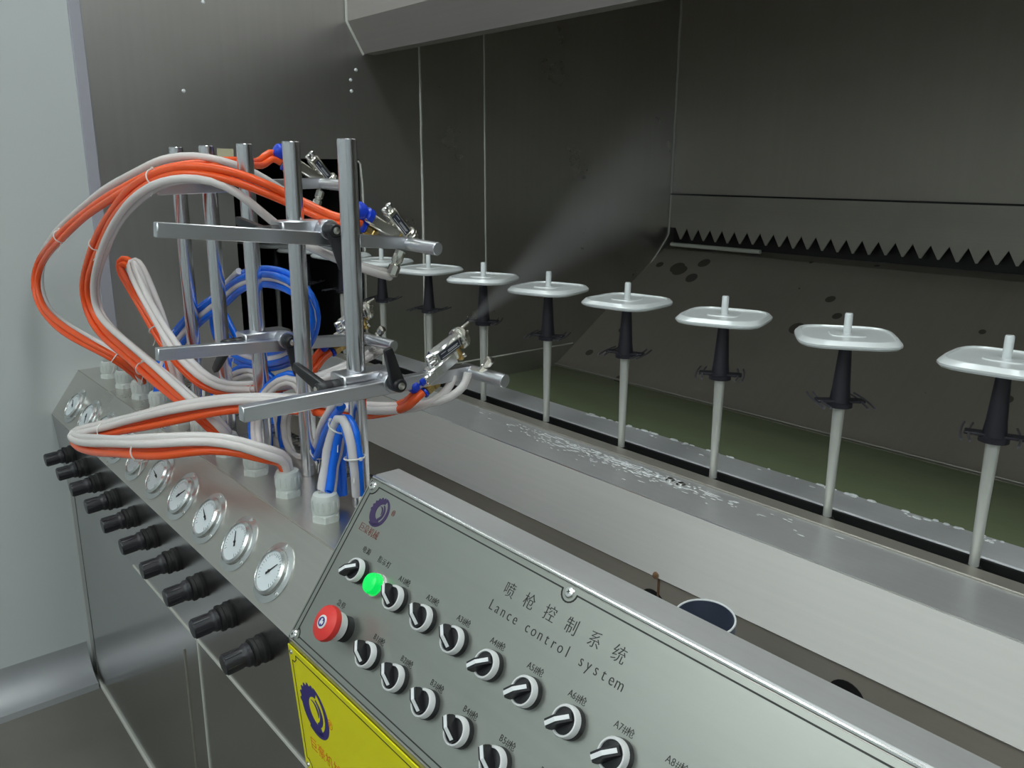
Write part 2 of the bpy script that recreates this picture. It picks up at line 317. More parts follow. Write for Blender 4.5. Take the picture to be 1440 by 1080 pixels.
def text_mesh(txt, size, m, thick=0.0004, sx=1.0, space=1.0, align='CENTER'):
    """Lettering as solid geometry: centred on the frame m, lying in its x-y plane."""
    cu = bpy.data.curves.new('lettering', 'FONT'); cu.body = txt; cu.size = size; cu.extrude = thick / 2
    cu.offset = -0.010 * size; cu.align_x = align; cu.align_y = 'CENTER'; cu.space_character = space; cu.resolution_u = 3
    t = bpy.data.objects.new('lettering', cu); C.objects.link(t)
    me = bpy.data.meshes.new_from_object(t.evaluated_get(bpy.context.evaluated_depsgraph_get()))
    mb = MB(); mb.add([(v.co.x * sx, v.co.y, v.co.z + thick / 2) for v in me.vertices], [list(p.vertices) for p in me.polygons], m)
    bpy.data.objects.remove(t); bpy.data.curves.remove(cu); bpy.data.meshes.remove(me)
    return mb
HOSE_PATHS = {
    'front_loop_o': [(-0.985, 0.655, 0.985), (-1.0, 0.645, 0.966), (-1.047, 0.64, 0.945), (-1.083, 0.605, 0.938), (-1.175, 0.58, 0.932), (-1.215, 0.55, 0.93), (-1.266, 0.5, 0.929), (-1.373, 0.42, 0.898), (-1.545, 0.36, 0.844), (-1.645, 0.33, 0.816), (-1.647, 0.325, 0.811), (-1.601, 0.325, 0.81), (-1.386, 0.33, 0.857), (-1.226, 0.36, 0.892), (-1.158, 0.4, 0.909), (-1.126, 0.44, 0.907), (-1.11, 0.475, 0.885), (-1.112, 0.502, 0.885), (-1.112, 0.502, 0.84)],
    'front_loop_c': [(-0.975, 0.712, 1.003), (-0.975, 0.708, 0.992), (-0.98, 0.695, 0.973), (-0.99, 0.674, 0.959), (-1.03, 0.63, 0.95), (-1.082, 0.605, 0.946), (-1.174, 0.58, 0.943), (-1.213, 0.55, 0.94), (-1.264, 0.5, 0.939), (-1.37, 0.42, 0.912), (-1.541, 0.36, 0.854), (-1.642, 0.33, 0.822), (-1.65, 0.325, 0.816), (-1.596, 0.325, 0.821), (-1.38, 0.33, 0.872), (-1.222, 0.36, 0.908), (-1.156, 0.4, 0.92), (-1.125, 0.44, 0.915), (-1.097, 0.475, 0.891), (-1.112, 0.502, 0.885), (-1.112, 0.502, 0.84)],
    'front_loop_d': [(-0.945, 0.725, 1.009), (-0.945, 0.723, 0.995), (-0.95, 0.708, 0.977), (-0.97, 0.688, 0.961), (-1.03, 0.63, 0.95), (-1.082, 0.605, 0.946), (-1.174, 0.58, 0.943), (-1.213, 0.55, 0.94), (-1.264, 0.5, 0.939), (-1.37, 0.42, 0.912), (-1.541, 0.36, 0.854), (-1.642, 0.33, 0.822), (-1.65, 0.325, 0.816), (-1.596, 0.325, 0.821), (-1.38, 0.33, 0.872), (-1.222, 0.36, 0.908), (-1.156, 0.4, 0.92), (-1.125, 0.44, 0.915), (-1.097, 0.475, 0.891), (-1.112, 0.502, 0.885), (-1.112, 0.502, 0.84)],
    'upper_far_o': [(-1.48, 0.697, 1.298), (-1.482, 0.66, 1.309), (-1.425, 0.6, 1.313), (-1.408, 0.54, 1.31), (-1.422, 0.5, 1.304), (-1.431, 0.46, 1.297), (-1.508, 0.43, 1.271), (-1.668, 0.41, 1.229), (-1.85, 0.39, 1.169), (-2.032, 0.38, 1.1), (-2.055, 0.37, 1.06), (-2.029, 0.37, 1.012), (-1.925, 0.38, 0.978), (-1.819, 0.41, 0.951), (-1.762, 0.44, 0.93), (-1.772, 0.47, 0.901), (-1.795, 0.495, 0.871), (-1.81, 0.502, 0.86)],
    'upper_far_c': [(-1.48, 0.754, 1.232), (-1.401, 0.66, 1.259), (-1.401, 0.61, 1.291), (-1.402, 0.55, 1.311), (-1.432, 0.52, 1.318), (-1.453, 0.48, 1.313), (-1.574, 0.45, 1.282), (-1.744, 0.43, 1.238), (-1.938, 0.41, 1.174), (-2.108, 0.4, 1.105), (-2.126, 0.39, 1.051), (-2.092, 0.39, 1.002), (-1.982, 0.4, 0.973), (-1.873, 0.43, 0.947), (-1.805, 0.46, 0.928), (-1.781, 0.48, 0.904), (-1.793, 0.5, 0.871), (-1.81, 0.502, 0.86)],
    'upper_near_o': [(-1.15, 0.679, 1.205), (-1.125, 0.63, 1.22), (-1.175, 0.61, 1.235), (-1.231, 0.59, 1.255), (-1.245, 0.53, 1.283), (-1.28, 0.49, 1.297), (-1.31, 0.46, 1.3), (-1.371, 0.44, 1.292), (-1.453, 0.425, 1.269), (-1.572, 0.42, 1.227), (-1.695, 0.42, 1.171), (-1.807, 0.42, 1.1), (-1.851, 0.42, 1.053), (-1.843, 0.425, 1.007), (-1.766, 0.43, 0.975), (-1.65, 0.44, 0.951), (-1.532, 0.45, 0.926), (-1.412, 0.46, 0.903), (-1.356, 0.475, 0.879), (-1.35, 0.495, 0.85), (-1.347, 0.502, 0.86)],
    'upper_near_c': [(-1.15, 0.712, 1.14), (-1.126, 0.64, 1.161), (-1.201, 0.62, 1.177), (-1.257, 0.6, 1.199), (-1.269, 0.56, 1.236), (-1.264, 0.52, 1.27), (-1.283, 0.49, 1.286), (-1.312, 0.46, 1.289), (-1.357, 0.44, 1.282), (-1.431, 0.425, 1.259), (-1.541, 0.42, 1.219), (-1.649, 0.42, 1.167), (-1.744, 0.42, 1.102), (-1.778, 0.42, 1.061), (-1.779, 0.425, 1.02), (-1.71, 0.43, 0.993), (-1.6, 0.44, 0.97), (-1.487, 0.45, 0.945), (-1.381, 0.46, 0.921), (-1.326, 0.475, 0.896), (-1.319, 0.495, 0.866), (-1.347, 0.502, 0.86)],
    'far_gun_o': [(-1.33, 0.69, 0.965), (-1.323, 0.66, 0.955), (-1.304, 0.62, 0.948), (-1.372, 0.61, 0.922), (-1.459, 0.595, 0.898), (-1.499, 0.56, 0.894), (-1.513, 0.53, 0.909), (-1.562, 0.51, 0.936), (-1.625, 0.5, 0.97), (-1.665, 0.49, 1.012), (-1.706, 0.48, 1.053), (-1.759, 0.475, 1.09), (-1.771, 0.47, 1.111), (-1.761, 0.475, 1.123), (-1.745, 0.485, 1.121), (-1.703, 0.49, 1.094), (-1.678, 0.495, 1.048), (-1.651, 0.5, 0.995), (-1.619, 0.502, 0.943), (-1.593, 0.502, 0.891), (-1.561, 0.502, 0.86)],
    'far_gun_c': [(-1.33, 0.799, 0.973), (-1.245, 0.7, 0.977), (-1.249, 0.66, 0.965), (-1.27, 0.63, 0.952), (-1.341, 0.61, 0.932), (-1.458, 0.595, 0.907), (-1.487, 0.56, 0.904), (-1.492, 0.53, 0.92), (-1.532, 0.51, 0.949), (-1.589, 0.5, 0.983), (-1.627, 0.49, 1.024), (-1.662, 0.48, 1.066), (-1.694, 0.475, 1.103), (-1.71, 0.475, 1.122), (-1.715, 0.485, 1.129), (-1.695, 0.49, 1.12), (-1.679, 0.495, 1.085), (-1.657, 0.5, 1.043), (-1.624, 0.502, 0.994), (-1.598, 0.503, 0.943), (-1.575, 0.503, 0.895), (-1.561, 0.502, 0.86)],
    'blue_coil': [(-1.7, 0.502, 0.86), (-1.718, 0.51, 0.86), (-1.789, 0.53, 0.878), (-1.816, 0.55, 0.901), (-1.782, 0.57, 0.95), (-1.701, 0.585, 1.005), (-1.578, 0.6, 1.06), (-1.469, 0.603, 1.106), (-1.344, 0.605, 1.123), (-1.251, 0.607, 1.111), (-1.214, 0.61, 1.077), (-1.242, 0.613, 1.029), (-1.334, 0.615, 0.981), (-1.471, 0.617, 0.948), (-1.608, 0.62, 0.948), (-1.683, 0.623, 0.984), (-1.656, 0.625, 1.042), (-1.549, 0.627, 1.092), (-1.418, 0.63, 1.115), (-1.314, 0.633, 1.107), (-1.266, 0.635, 1.074), (-1.285, 0.637, 1.025), (-1.372, 0.64, 0.974), (-1.51, 0.643, 0.937), (-1.657, 0.645, 0.931), (-1.747, 0.647, 0.964), (-1.734, 0.65, 1.023), (-1.549, 0.66, 0.852), (-1.514, 0.66, 0.8), (-1.461, 0.64, 0.759)],
    'blue_coil_outer': [(-1.7, 0.502, 0.86), (-1.724, 0.51, 0.859), (-1.799, 0.53, 0.876), (-1.829, 0.55, 0.903), (-1.798, 0.57, 0.955), (-1.716, 0.585, 1.011), (-1.606, 0.605, 1.063), (-1.554, 0.607, 1.092), (-1.491, 0.609, 1.114), (-1.425, 0.611, 1.128), (-1.361, 0.613, 1.133), (-1.306, 0.615, 1.13), (-1.263, 0.617, 1.119), (-1.235, 0.619, 1.101), (-1.224, 0.621, 1.079), (-1.229, 0.623, 1.052), (-1.252, 0.625, 1.024), (-1.293, 0.627, 0.994), (-1.349, 0.629, 0.967), (-1.419, 0.631, 0.944), (-1.498, 0.633, 0.927), (-1.579, 0.635, 0.919), (-1.654, 0.637, 0.922), (-1.714, 0.639, 0.936), (-1.751, 0.641, 0.961), (-1.759, 0.643, 0.993), (-1.738, 0.645, 1.028)],
    'blue_coil_inner': [(-1.7, 0.502, 0.86), (-1.71, 0.51, 0.862), (-1.774, 0.53, 0.881), (-1.798, 0.55, 0.9), (-1.757, 0.57, 0.945), (-1.678, 0.585, 1.0), (-1.558, 0.6, 1.057), (-1.516, 0.601, 1.079), (-1.464, 0.603, 1.096), (-1.408, 0.605, 1.108), (-1.355, 0.606, 1.113), (-1.308, 0.607, 1.111), (-1.271, 0.609, 1.104), (-1.247, 0.611, 1.091), (-1.236, 0.612, 1.074), (-1.24, 0.613, 1.055), (-1.26, 0.615, 1.033), (-1.293, 0.617, 1.011), (-1.34, 0.618, 0.99), (-1.398, 0.619, 0.973), (-1.462, 0.621, 0.96), (-1.527, 0.623, 0.954), (-1.588, 0.624, 0.955), (-1.635, 0.625, 0.965), (-1.664, 0.627, 0.982), (-1.671, 0.629, 1.005), (-1.656, 0.63, 1.03)],
    'blue_tail': [(-1.799, 0.575, 0.925), (-1.692, 0.585, 0.993), (-1.65, 0.595, 1.034), (-1.581, 0.6, 1.073), (-1.483, 0.6, 1.119)],
    'blue_mid': [(-1.473, 0.52, 0.83), (-1.573, 0.55, 0.815), (-1.623, 0.58, 0.843), (-1.601, 0.6, 0.888), (-1.512, 0.61, 0.928), (-1.429, 0.62, 0.926), (-1.411, 0.63, 0.887), (-1.407, 0.63, 0.833), (-1.454, 0.64, 0.761)],
    'blue_arch': [(-1.225, 0.502, 0.86), (-1.24, 0.51, 0.858), (-1.299, 0.53, 0.878), (-1.333, 0.56, 0.913), (-1.297, 0.58, 0.956), (-1.267, 0.6, 0.963), (-1.264, 0.615, 0.934), (-1.292, 0.62, 0.876), (-1.331, 0.61, 0.908), (-1.337, 0.6, 0.856), (-1.325, 0.6, 0.816), (-1.247, 0.59, 0.813), (-1.167, 0.58, 0.853), (-1.098, 0.56, 0.916), (-1.047, 0.55, 0.96), (-1.029, 0.55, 0.973)],
    'blue_front': [(-0.995, 0.502, 0.86), (-0.999, 0.505, 0.855), (-1.003, 0.515, 0.896), (-1.001, 0.525, 0.94), (-0.985, 0.53, 0.971), (-0.97, 0.53, 0.963), (-0.958, 0.53, 0.936), (-0.953, 0.53, 0.901), (-0.961, 0.535, 0.861)],
    'blue_front_b': [(-0.993, 0.53, 0.963), (-1.015, 0.535, 0.92), (-1.021, 0.54, 0.879), (-1.028, 0.545, 0.837)],
}

# ------------------------------------------------------------------ the room
XE = -2.185                       # plane of the end wall and of the booth's end sheet
RX, RB, RC = 3.0, -2.6, 2.85      # room right side, back, ceiling
structure(obj('floor', MB().box((XE - 0.1, RB, -0.06), (RX, 2.9, 0.0)), 'floor'))
structure(obj('ceiling', MB().box((XE - 0.1, RB, RC), (RX, 1.30, RC + 0.06)), 'ceil'))
structure(obj('wall_left', MB().box((XE - 0.08, RB, 0), (XE, 0.534, RC)), 'wall'))
structure(obj('wall_back', MB().box((XE, RB - 0.08, 0), (RX, RB, RC)), 'wall'))
structure(obj('wall_right', MB().box((RX, RB, 0), (RX + 0.08, 2.9, RC)), 'wall'))
structure(obj('trim_1', MB().box((XE - 0.02, 0.534, 0), (XE + 0.006, 0.561, RC), bev=0.002), 'trim'))
# rounded cove along the foot of the wall
cv = [(XE, 0.10)] + [(XE + 0.075 * (1 - math.cos(a)) , 0.10 - 0.085 * math.sin(a)) for a in [PI / 2 * i / 8 for i in range(9)]] + [(XE + 0.078, 0.0), (XE, 0.0)]
structure(obj('baseboard_left', MB().prism(cv, 0, 1, FR((0, RB, 0), (1, 0, 0), (0, 0, 1), (0, 3.0, 0))), 'cove'))
for i, (x, y) in enumerate([(x_, y_) for y_ in (0.58, -1.25, -2.15) for x_ in (-1.45, 0.05, 1.55)]):
    t = thing('ceiling_light', 'flat white light panel in the ceiling on the operator side', 'ceiling light', (x, y, RC), 'ceiling light panels')
    obj('frame', MB().box((x - 0.62, y - 0.17, RC - 0.02), (x + 0.62, y - 0.15, RC)).box((x - 0.62, y + 0.15, RC - 0.02), (x + 0.62, y + 0.17, RC))
        .box((x - 0.62, y - 0.15, RC - 0.02), (x - 0.60, y + 0.15, RC)).box((x + 0.60, y - 0.15, RC - 0.02), (x + 0.62, y + 0.15, RC)), 'white', t)
    obj('diffuser', MB().box((x - 0.60, y - 0.15, RC - 0.014), (x + 0.60, y + 0.15, RC - 0.002)), 'lamp', t)

# ------------------------------------------------------------------ spray booth
BX = 1.35                         # booth's far right end, outside the frame
booth = thing('spray_booth', 'dark stainless steel spray booth with hood, serrated weir and green water tray', 'spray booth', (0, 2.0, 0))
es = MB()                         # end sheet with the conveyor opening and its notch: cut as plates
T0, T1 = XE - 0.004, XE
for y0, y1, z0, z1 in ((0.561, 0.885, 0, RC), (0.885, 1.268, 1.33, RC), (0.885, 1.09, 0, 0.85), (1.09, 1.268, 0, 0.76), (1.268, 2.80, 0, RC)):
    es.add([(T1, y0, z0), (T1, y1, z0), (T1, y1, z1), (T1, y0, z1), (T0, y0, z0), (T0, y1, z0), (T0, y1, z1), (T0, y0, z1)],
           [(0, 1, 2, 3), (7, 6, 5, 4), (0, 4, 5, 1), (1, 5, 6, 2), (2, 6, 7, 3), (3, 7, 4, 0)])
obj('end_sheet', es, 'steel_end', booth, smooth=False, label='brushed steel end sheet with a dark rectangular conveyor opening')
obj('back_panel', MB().box((XE, 2.692, 1.215), (BX, 2.71, 2.3)), 'steel_booth', booth)
# lower strip of the back wall ends in a serrated weir of pointed teeth
tw = 0.056
wm = FR((0, 2.690, 0), (1, 0, 0), (0, 0, 1), (0, -1, 0))
wb = MB()
wb.prism([(XE, 1.084), (BX, 1.084), (BX, 1.213), (XE, 1.213)], -0.002, 0.002, wm)
x = -2.151                        # apex of a notch; each tooth hangs between two of them
while x < BX - tw:
    h = 1.040 + random.uniform(-0.002, 0.002)
    wb.prism([(x, 1.084), (x + tw * 0.5 - 0.003, h), (x + tw * 0.5 + 0.003, h), (x + tw, 1.084)], -0.002, 0.002, wm)
    x += tw
obj('serrated_weir', wb, 'tan', booth, smooth=False, label='pointed steel teeth hanging over the water curtain')
obj('weir_channel', MB().box((XE, 2.72, 0.99), (BX, 2.74, 1.21)), 'slot', booth)
obj('weir_lip', MB().box((XE, 2.684, 1.212), (BX, 2.694, 1.218)), 'slot', booth)
obj('water_bar', MB().tube([(-2.13, 2.64, 1.022), (-1.72, 2.64, 1.022)], 0.008), 'sealant', booth, label='pale rod lying under the teeth')
# sloping water-curtain plate from the weir down to the tray
sp = [(2.716, 1.015), (2.66, 1.000), (2.07, 0.604), (2.07, 0.58), (2.716, 0.99)]
obj('curtain_plate', MB().prism(sp, XE, BX, FR((0, 0, 0), (0, 1, 0), (0, 0, 1), (1, 0, 0))), 'steel_curtain', booth, smooth=False)
obj('plate_edge', MB().tube([(XE, 2.068, 0.606), (BX, 2.068, 0.606)], 0.004), 'tan', booth)
obj('ledge', MB().box((XE, 1.200, 0.765), (BX, 1.279, 0.777), bev=0.002), 'ledge', booth)
obj('tray_wall', MB().box((XE, 1.262, 0.40), (BX, 1.275, 0.765)), 'steel_booth', booth)
wt = MB().box((XE, 1.275, 0.54), (BX, 2.12, 0.598))
o = obj('green_water', wt, 'water', booth, smooth=False, label='murky green water lying in the tray'); o['kind'] = 'stuff'
# little blobs of foam caught on the ledge's edge
fm = MB()
for k in range(90):
    x = random.uniform(-1.25, -0.3); y = 1.277 + random.gauss(0, 0.006) - abs(random.gauss(0, 0.012)) * (random.random() < 0.4)
    r = random.uniform(0.0012, 0.004); fm.lathe([(r, 0), (r * 0.8, r * 0.4), (r * 0.3, r * 0.6)], 7, FR((x, min(y, 1.277), 0.777), (random.uniform(1, 3), 0, 0), (0, 1, 0), (0, 0, 1)))
o = obj('foam', fm, 'white', booth); o['kind'] = 'stuff'
# hood over the front: upright fascia, slanted lower band, dark inside
hp = [(1.244, 2.85), (1.244, 1.700), (1.292, 1.619), (1.330, 1.619), (1.330, 1.70), (1.285, 1.72), (1.285, 2.85)]
obj('hood', MB().prism(hp, XE + 0.002, BX, FR((0, 0, 0), (0, 1, 0), (0, 0, 1), (1, 0, 0))), 'steel_hood', booth, smooth=False, label='steel hood fascia with slanted lower band')
obj('booth_roof', MB().box((XE, 1.285, 2.28), (BX, 2.74, 2.30)), 'steel_booth', booth)
obj('booth_end', MB().box((BX, 1.244, 0), (BX + 0.01, 2.74, RC)), 'steel_booth', booth)
# sealant beads along the sheet joints
def bead(pts, r, wob=0.0):
    P = spline(pts, 0.03)
    P = [p + Vector((0, random.gauss(0, wob), 0)) for p in P]
    return MB().tube(P, r, 6)
obj('sealant_bead', bead([(XE, 1.487, 0.60), (XE, 1.487, 1.30), (XE, 1.483, 2.28)], 0.0042, 0.0004), 'sealant', booth)
obj('sealant_bead', bead([(XE, 1.745, 0.60), (XE, 1.735, 1.30), (XE, 1.727, 2.28)], 0.0036, 0.0003), 'sealant', booth)
obj('sealant_bead', bead([(XE + 0.002, 2.688, 1.06), (XE + 0.002, 2.688, 2.28)], 0.005, 0.0006), 'sealant', booth)
obj('sealant_bead', bead([(XE + 0.002, 2.69, 1.06), (XE + 0.002, 2.62, 0.98), (XE + 0.002, 2.50, 0.875), (XE + 0.002, 2.40, 0.82)], 0.0035, 0.0006), 'sealant', booth)
obj('sealant_bead', bead([(XE + 0.002, 1.33, 0.672), (XE + 0.002, 2.155, 0.672)], 0.0028), 'sealant', booth)
obj('sealant_bead', MB().tube([(XE + 0.004, 1.243, 2.85), (XE + 0.004, 1.243, 1.70), (XE + 0.004, 1.293, 1.617)], 0.0045, 6), 'sealant', booth)
obj('sealant_bead', bead([(XE + 0.002, 1.272, 0.78), (XE + 0.002, 1.275, 1.26), (XE + 0.002, 1.262, 1.325)], 0.003), 'sealant', booth)
for y, z in ((0.778, 1.488), (1.251, 1.517), (0.845, 1.70), (1.268, 1.575), (1.25, 1.547)):
    obj('rivet', MB().lathe([(0.005, 0), (0.004, 0.003), (0.0015, 0.004)], 10, frame_to((XE, y, z), (1, 0, 0))), 'white', booth)
# lightless tunnel behind the opening
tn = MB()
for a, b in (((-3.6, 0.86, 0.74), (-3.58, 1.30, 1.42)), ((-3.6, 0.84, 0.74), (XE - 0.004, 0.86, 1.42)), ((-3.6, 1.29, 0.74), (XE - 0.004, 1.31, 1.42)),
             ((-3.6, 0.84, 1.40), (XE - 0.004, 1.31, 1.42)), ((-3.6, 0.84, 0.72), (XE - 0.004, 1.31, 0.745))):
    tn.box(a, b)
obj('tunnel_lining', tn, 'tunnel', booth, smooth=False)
for k in range(7):
    y = 0.89 + k * 0.06
    obj('curtain_strip', MB().box((-3.0 + 0.012 * (k % 2), y - 0.031, 0.80), (-2.997 + 0.012 * (k % 2), y + 0.031, 1.38)), 'strip', booth, label='black rubber strip hanging in the tunnel')
tag(obj('paper_tag', MB().box((XE, 0.850, 1.331), (XE + 0.0015, 0.893, 1.352)), 'paper', loc=(XE, 0.87, 1.34)),
    'small cream paper tag stuck above the dark conveyor opening', 'tag')

# ------------------------------------------------------------------ conveyor bench
bench = thing('conveyor_bench', 'long stainless steel conveyor cover with sloping front and dark slot', 'conveyor', (0, 1.0, 0))
BL, BR = XE + 0.001, BX
PY = FR((0, 0, 0), (0, 1, 0), (0, 0, 1), (1, 0, 0))
obj('cover_top', MB().prism([(1.0007, 0.777), (1.0007, 0.774), (1.120, 0.771), (1.120, 0.777)], BL, BR, PY), 'steel_dusty', bench, smooth=False, label='dusty flat top sheet of the cover')
obj('apron', MB().prism([(1.0005, 0.7765), (0.920, 0.696), (0.923, 0.693), (1.0025, 0.7725)], BL, BR, PY), 'steel_bench', bench, smooth=False, label='bright sloping front sheet')
obj('edge_fold', MB().tube([(BL, 1.0012, 0.7762), (BR, 1.0012, 0.7762)], 0.0016, 8), 'chrome', bench)
obj('lip', MB().box((BL, 1.118, 0.772), (BR, 1.150, 0.7805), bev=0.0012), 'tan', bench, label='raised strip beside the slot')
obj('slot_bed', MB().box((BL, 1.148, 0.748), (BR, 1.200, 0.752)), 'slot', bench)
obj('slot_wall', MB().box((BL, 1.147, 0.70), (BR, 1.151, 0.772)), 'slot', bench)
obj('rear_slot_edge', MB().box((BL, 1.194, 0.752), (BR, 1.1995, 0.7745)), 'rubber', bench)
lw = MB().box((BL, 0.930, 0.30), (BR, 0.936, 0.699))
obj('lower_wall', lw, 'steel_trough', bench, smooth=False, label='brownish lower wall of the trough')
obj('seam', MB().box((-0.7395, 0.9275, 0.50), (-0.7365, 0.930, 0.698)), 'rust', bench)
obj('weld_spot', MB().lathe([(0.006, 0), (0.005, 0.002), (0.002, 0.003)], 12, frame_to((-0.738, 0.9205, 0.698), (0, -1, 0.2))), 'rust', bench)
for x, z in ((-0.749, 0.640), (-0.427, 0.645)):
    obj('drain_hole', MB().lathe([(0.026, 0), (0.026, 0.0015)], 24, frame_to((x, 0.930, z), (0, -1, 0))), 'slot', bench, label='round black hole in the trough wall')
obj('trough_floor', MB().box((BL, 0.665, 0.46), (BR, 0.932, 0.48)), 'steel_low', bench, smooth=False)
for x, y in ((-0.852, 1.088), (-0.827, 1.086)):
    obj('washer', MB().lathe([(0.0085, 0), (0.0085, 0.003), (0.005, 0.003), (0.005, 0.006), (0.003, 0.0065)], 16, frame_to((x, y, 0.777), (0, 0, 1))), 'chrome', bench)
pw = MB()                        # flakes of dried white overspray beside the lip
for k in range(420):
    x = -0.98 + random.gauss(0, 0.14); y = 1.105 - abs(random.gauss(0, 0.022)); r = random.uniform(0.0003, 0.0011)
    if y < 1.03: continue
    pw.lathe([(r, 0), (r * 0.7, 0.0004)], 6, FR((x, y, 0.777), (random.uniform(2, 11), 0, 0), (0, 1, 0), (0, 0, 1)))
o = obj('overspray', pw, 'white', bench); o['kind'] = 'stuff'
dt = thing('duct_pipe', 'round blue-grey pipe mouth standing in the trough behind the control panel', 'pipe', (-0.545, 0.78, 0.48))
V = Vector((-0.545, 0.78, 0.765)); ax = Vector((0.05, -0.10, 1)).normalized()
obj('pipe', MB().lathe([(0.038, -0.28), (0.038, 0), (0.0355, 0.0), (0.0355, -0.27)], 36, frame_to(V, ax)), 'duct', dt)
obj('rim', MB().ring(0.037, 0.0014, frame_to(V, ax), 40, 6), 'white', dt, label='pale cut rim')

# ------------------------------------------------------------------ spindles on the conveyor and the lids they carry
def lid_mesh(c, a, s=0.073):
    """Rounded square lid, turned by a: skirt, rolled rim, shallow stepped top."""
    def loop(r, k):
        out = []
        for i in range(32):
            t = 2 * PI * i / 32; x, y = math.cos(t), math.sin(t)
            e = 4.2; q = (abs(x) ** e + abs(y) ** e) ** (-1 / e)
            out.append((r * q * x, r * q * y, k))
        return out
    rows = [loop(s * 0.965, -0.0115), loop(s * 1.0, -0.0085), loop(s * 1.0, -0.0055), loop(s * 0.925, 0.0005), loop(s * 0.875, 0.0010), loop(s * 0.855, -0.0012), loop(s * 0.36, -0.0006), loop(s * 0.34, 0.0008), loop(s * 0.12, 0.0008)]
    V = [p for r in rows for p in r]; F = []
    for j in range(len(rows) - 1):
        for i in range(32): F.append((j * 32 + i, j * 32 + (i + 1) % 32, (j + 1) * 32 + (i + 1) % 32, (j + 1) * 32 + i))
    F.append(tuple(range(31, -1, -1))); F.append(tuple((len(rows) - 1) * 32 + i for i in range(32)))
    return MB().add(V, F, Matrix.Translation(c) @ Matrix.Rotation(a, 4, 'Z'))

SPY = 1.170
def make_spindle(x, label):
    b = Vector((x, SPY, 0.752))
    t = thing('spray_spindle', label, 'spindle', b, 'spindles along the conveyor slot')
    z = lambda q: Vector((x, SPY, q))
    obj('rod', MB().lathe([(0.0066, 0), (0.0068, 0.06), (0.0090, 0.204)], 20, frame_to(z(0.752), (0, 0, 1))), 'rod', t, label='pale tapered rod')
    obj('foot', MB().lathe([(0.0125, 0), (0.0125, 0.016), (0.009, 0.022)], 20, frame_to(z(0.752), (0, 0, 1))), 'black', t)
    obj('sleeve', MB().lathe([(0.0105, 0), (0.019, 0.0), (0.019, 0.006), (0.0155, 0.008), (0.013, 0.03), (0.0095, 0.085), (0.0085, 0.102)], 22, frame_to(z(0.955), (0, 0, 1))), 'sleeve', t, label='black tapered sleeve')
    wr = MB()
    wr.box((-0.036, -0.010, -0.002), (0.036, 0.010, 0.002), Matrix.Translation(z(0.964)), 0.001)
    obj('carrier_bar', wr, 'sleeve', t)
    for sx in (-1, 1):
        for dx in (0.027, 0.037):
            P = [Vector((x + sx * (dx + 0.003 * (1 - (q / 0.046) ** 2)), SPY + q, 0.964)) for q in [(-0.046 + 0.092 * i / 12) for i in range(13)]]
            obj('spring_wire', MB().tube(P, 0.0018, 7), 'wire', t)
    obj('pin', MB().lathe([(0.0058, 0), (0.0058, 0.042), (0.0048, 0.044)], 16, frame_to(z(1.055), (0, 0, 1))), 'lid', t, label='small pale pin standing through the lid')
    return t

def copy_tree(o, parent=None):
    c = o.copy(); C.objects.link(c); c.parent = parent
    for ch in list(o.children): copy_tree(ch, c)
    return c

spots = [(-1.92 + 0.2196 * k, k) for k in range(-4, 8)]
ordn = {7: 'rightmost spindle rod, cut by the right edge of the photo', 6: 'second spindle rod from the right, under the diamond-turned lid', 5: 'third spindle rod from the right, rising before the green water',
        4: 'fourth spindle rod from the right, in the dark slot', 3: 'fifth spindle rod from the right, with a pale slanting seam line passing behind it', 2: 'spindle rod standing right behind the spraying gun, in its mist',
        1: 'spindle rod beside the tall white sealant line nearest the opening', 0: 'spindle rod in the booth just right of the front gun pole',
        -1: 'spindle rod just outside the dark opening behind the front gun pole', -2: 'pale spindle rod inside the dark opening, first one in',
        -3: 'dim spindle rod inside the dark opening, second one in', -4: 'dim spindle rod deepest inside the dark opening'}
ang = {7: 0.10, 6: 0.62, 5: 0.35, 4: 0.15, 3: 0.3, 2: 0.5, 1: 0.2, 0: 0.4, -1: 0.1, -2: 0.5, -3: 0.3, -4: 0.2}
lidn = {7: 'white square lid at the right edge of the photo, on the last spindle', 6: 'white square lid turned like a diamond, second from the right', 5: 'white rounded lid third from the right, over the green water',
        4: 'white rounded lid fourth from the right, over bare dark plate', 3: 'white lid fifth from the right, right of the spray mist', 2: 'white lid above the spraying gun, touched by the mist',
        1: 'pale lid under the tall sealant line, right of the upper gun', 0: 'pale lid half hidden below the upper right gun',
        -1: 'dim lid behind the front pole at the edge of the opening', -2: 'dark-looking lid just inside the opening, the first one in', -3: 'dim lid inside the opening, second one in', -4: 'dim lid deepest inside the opening'}
first = None
for x, k in spots:
    if first is None:
        t = first = make_spindle(x, ordn[k])
    else:
        t = copy_tree(first); t.location.x = x; t['label'] = ordn[k]
    t.rotation_euler.z = ang[k] * 0.9 + 0.25
    l = obj('lid', lid_mesh((x, SPY, 1.068), ang[k]), 'lid', loc=(x, SPY, 1.058))
    tag(l, lidn[k], 'lid', 'white lids on the spindles')

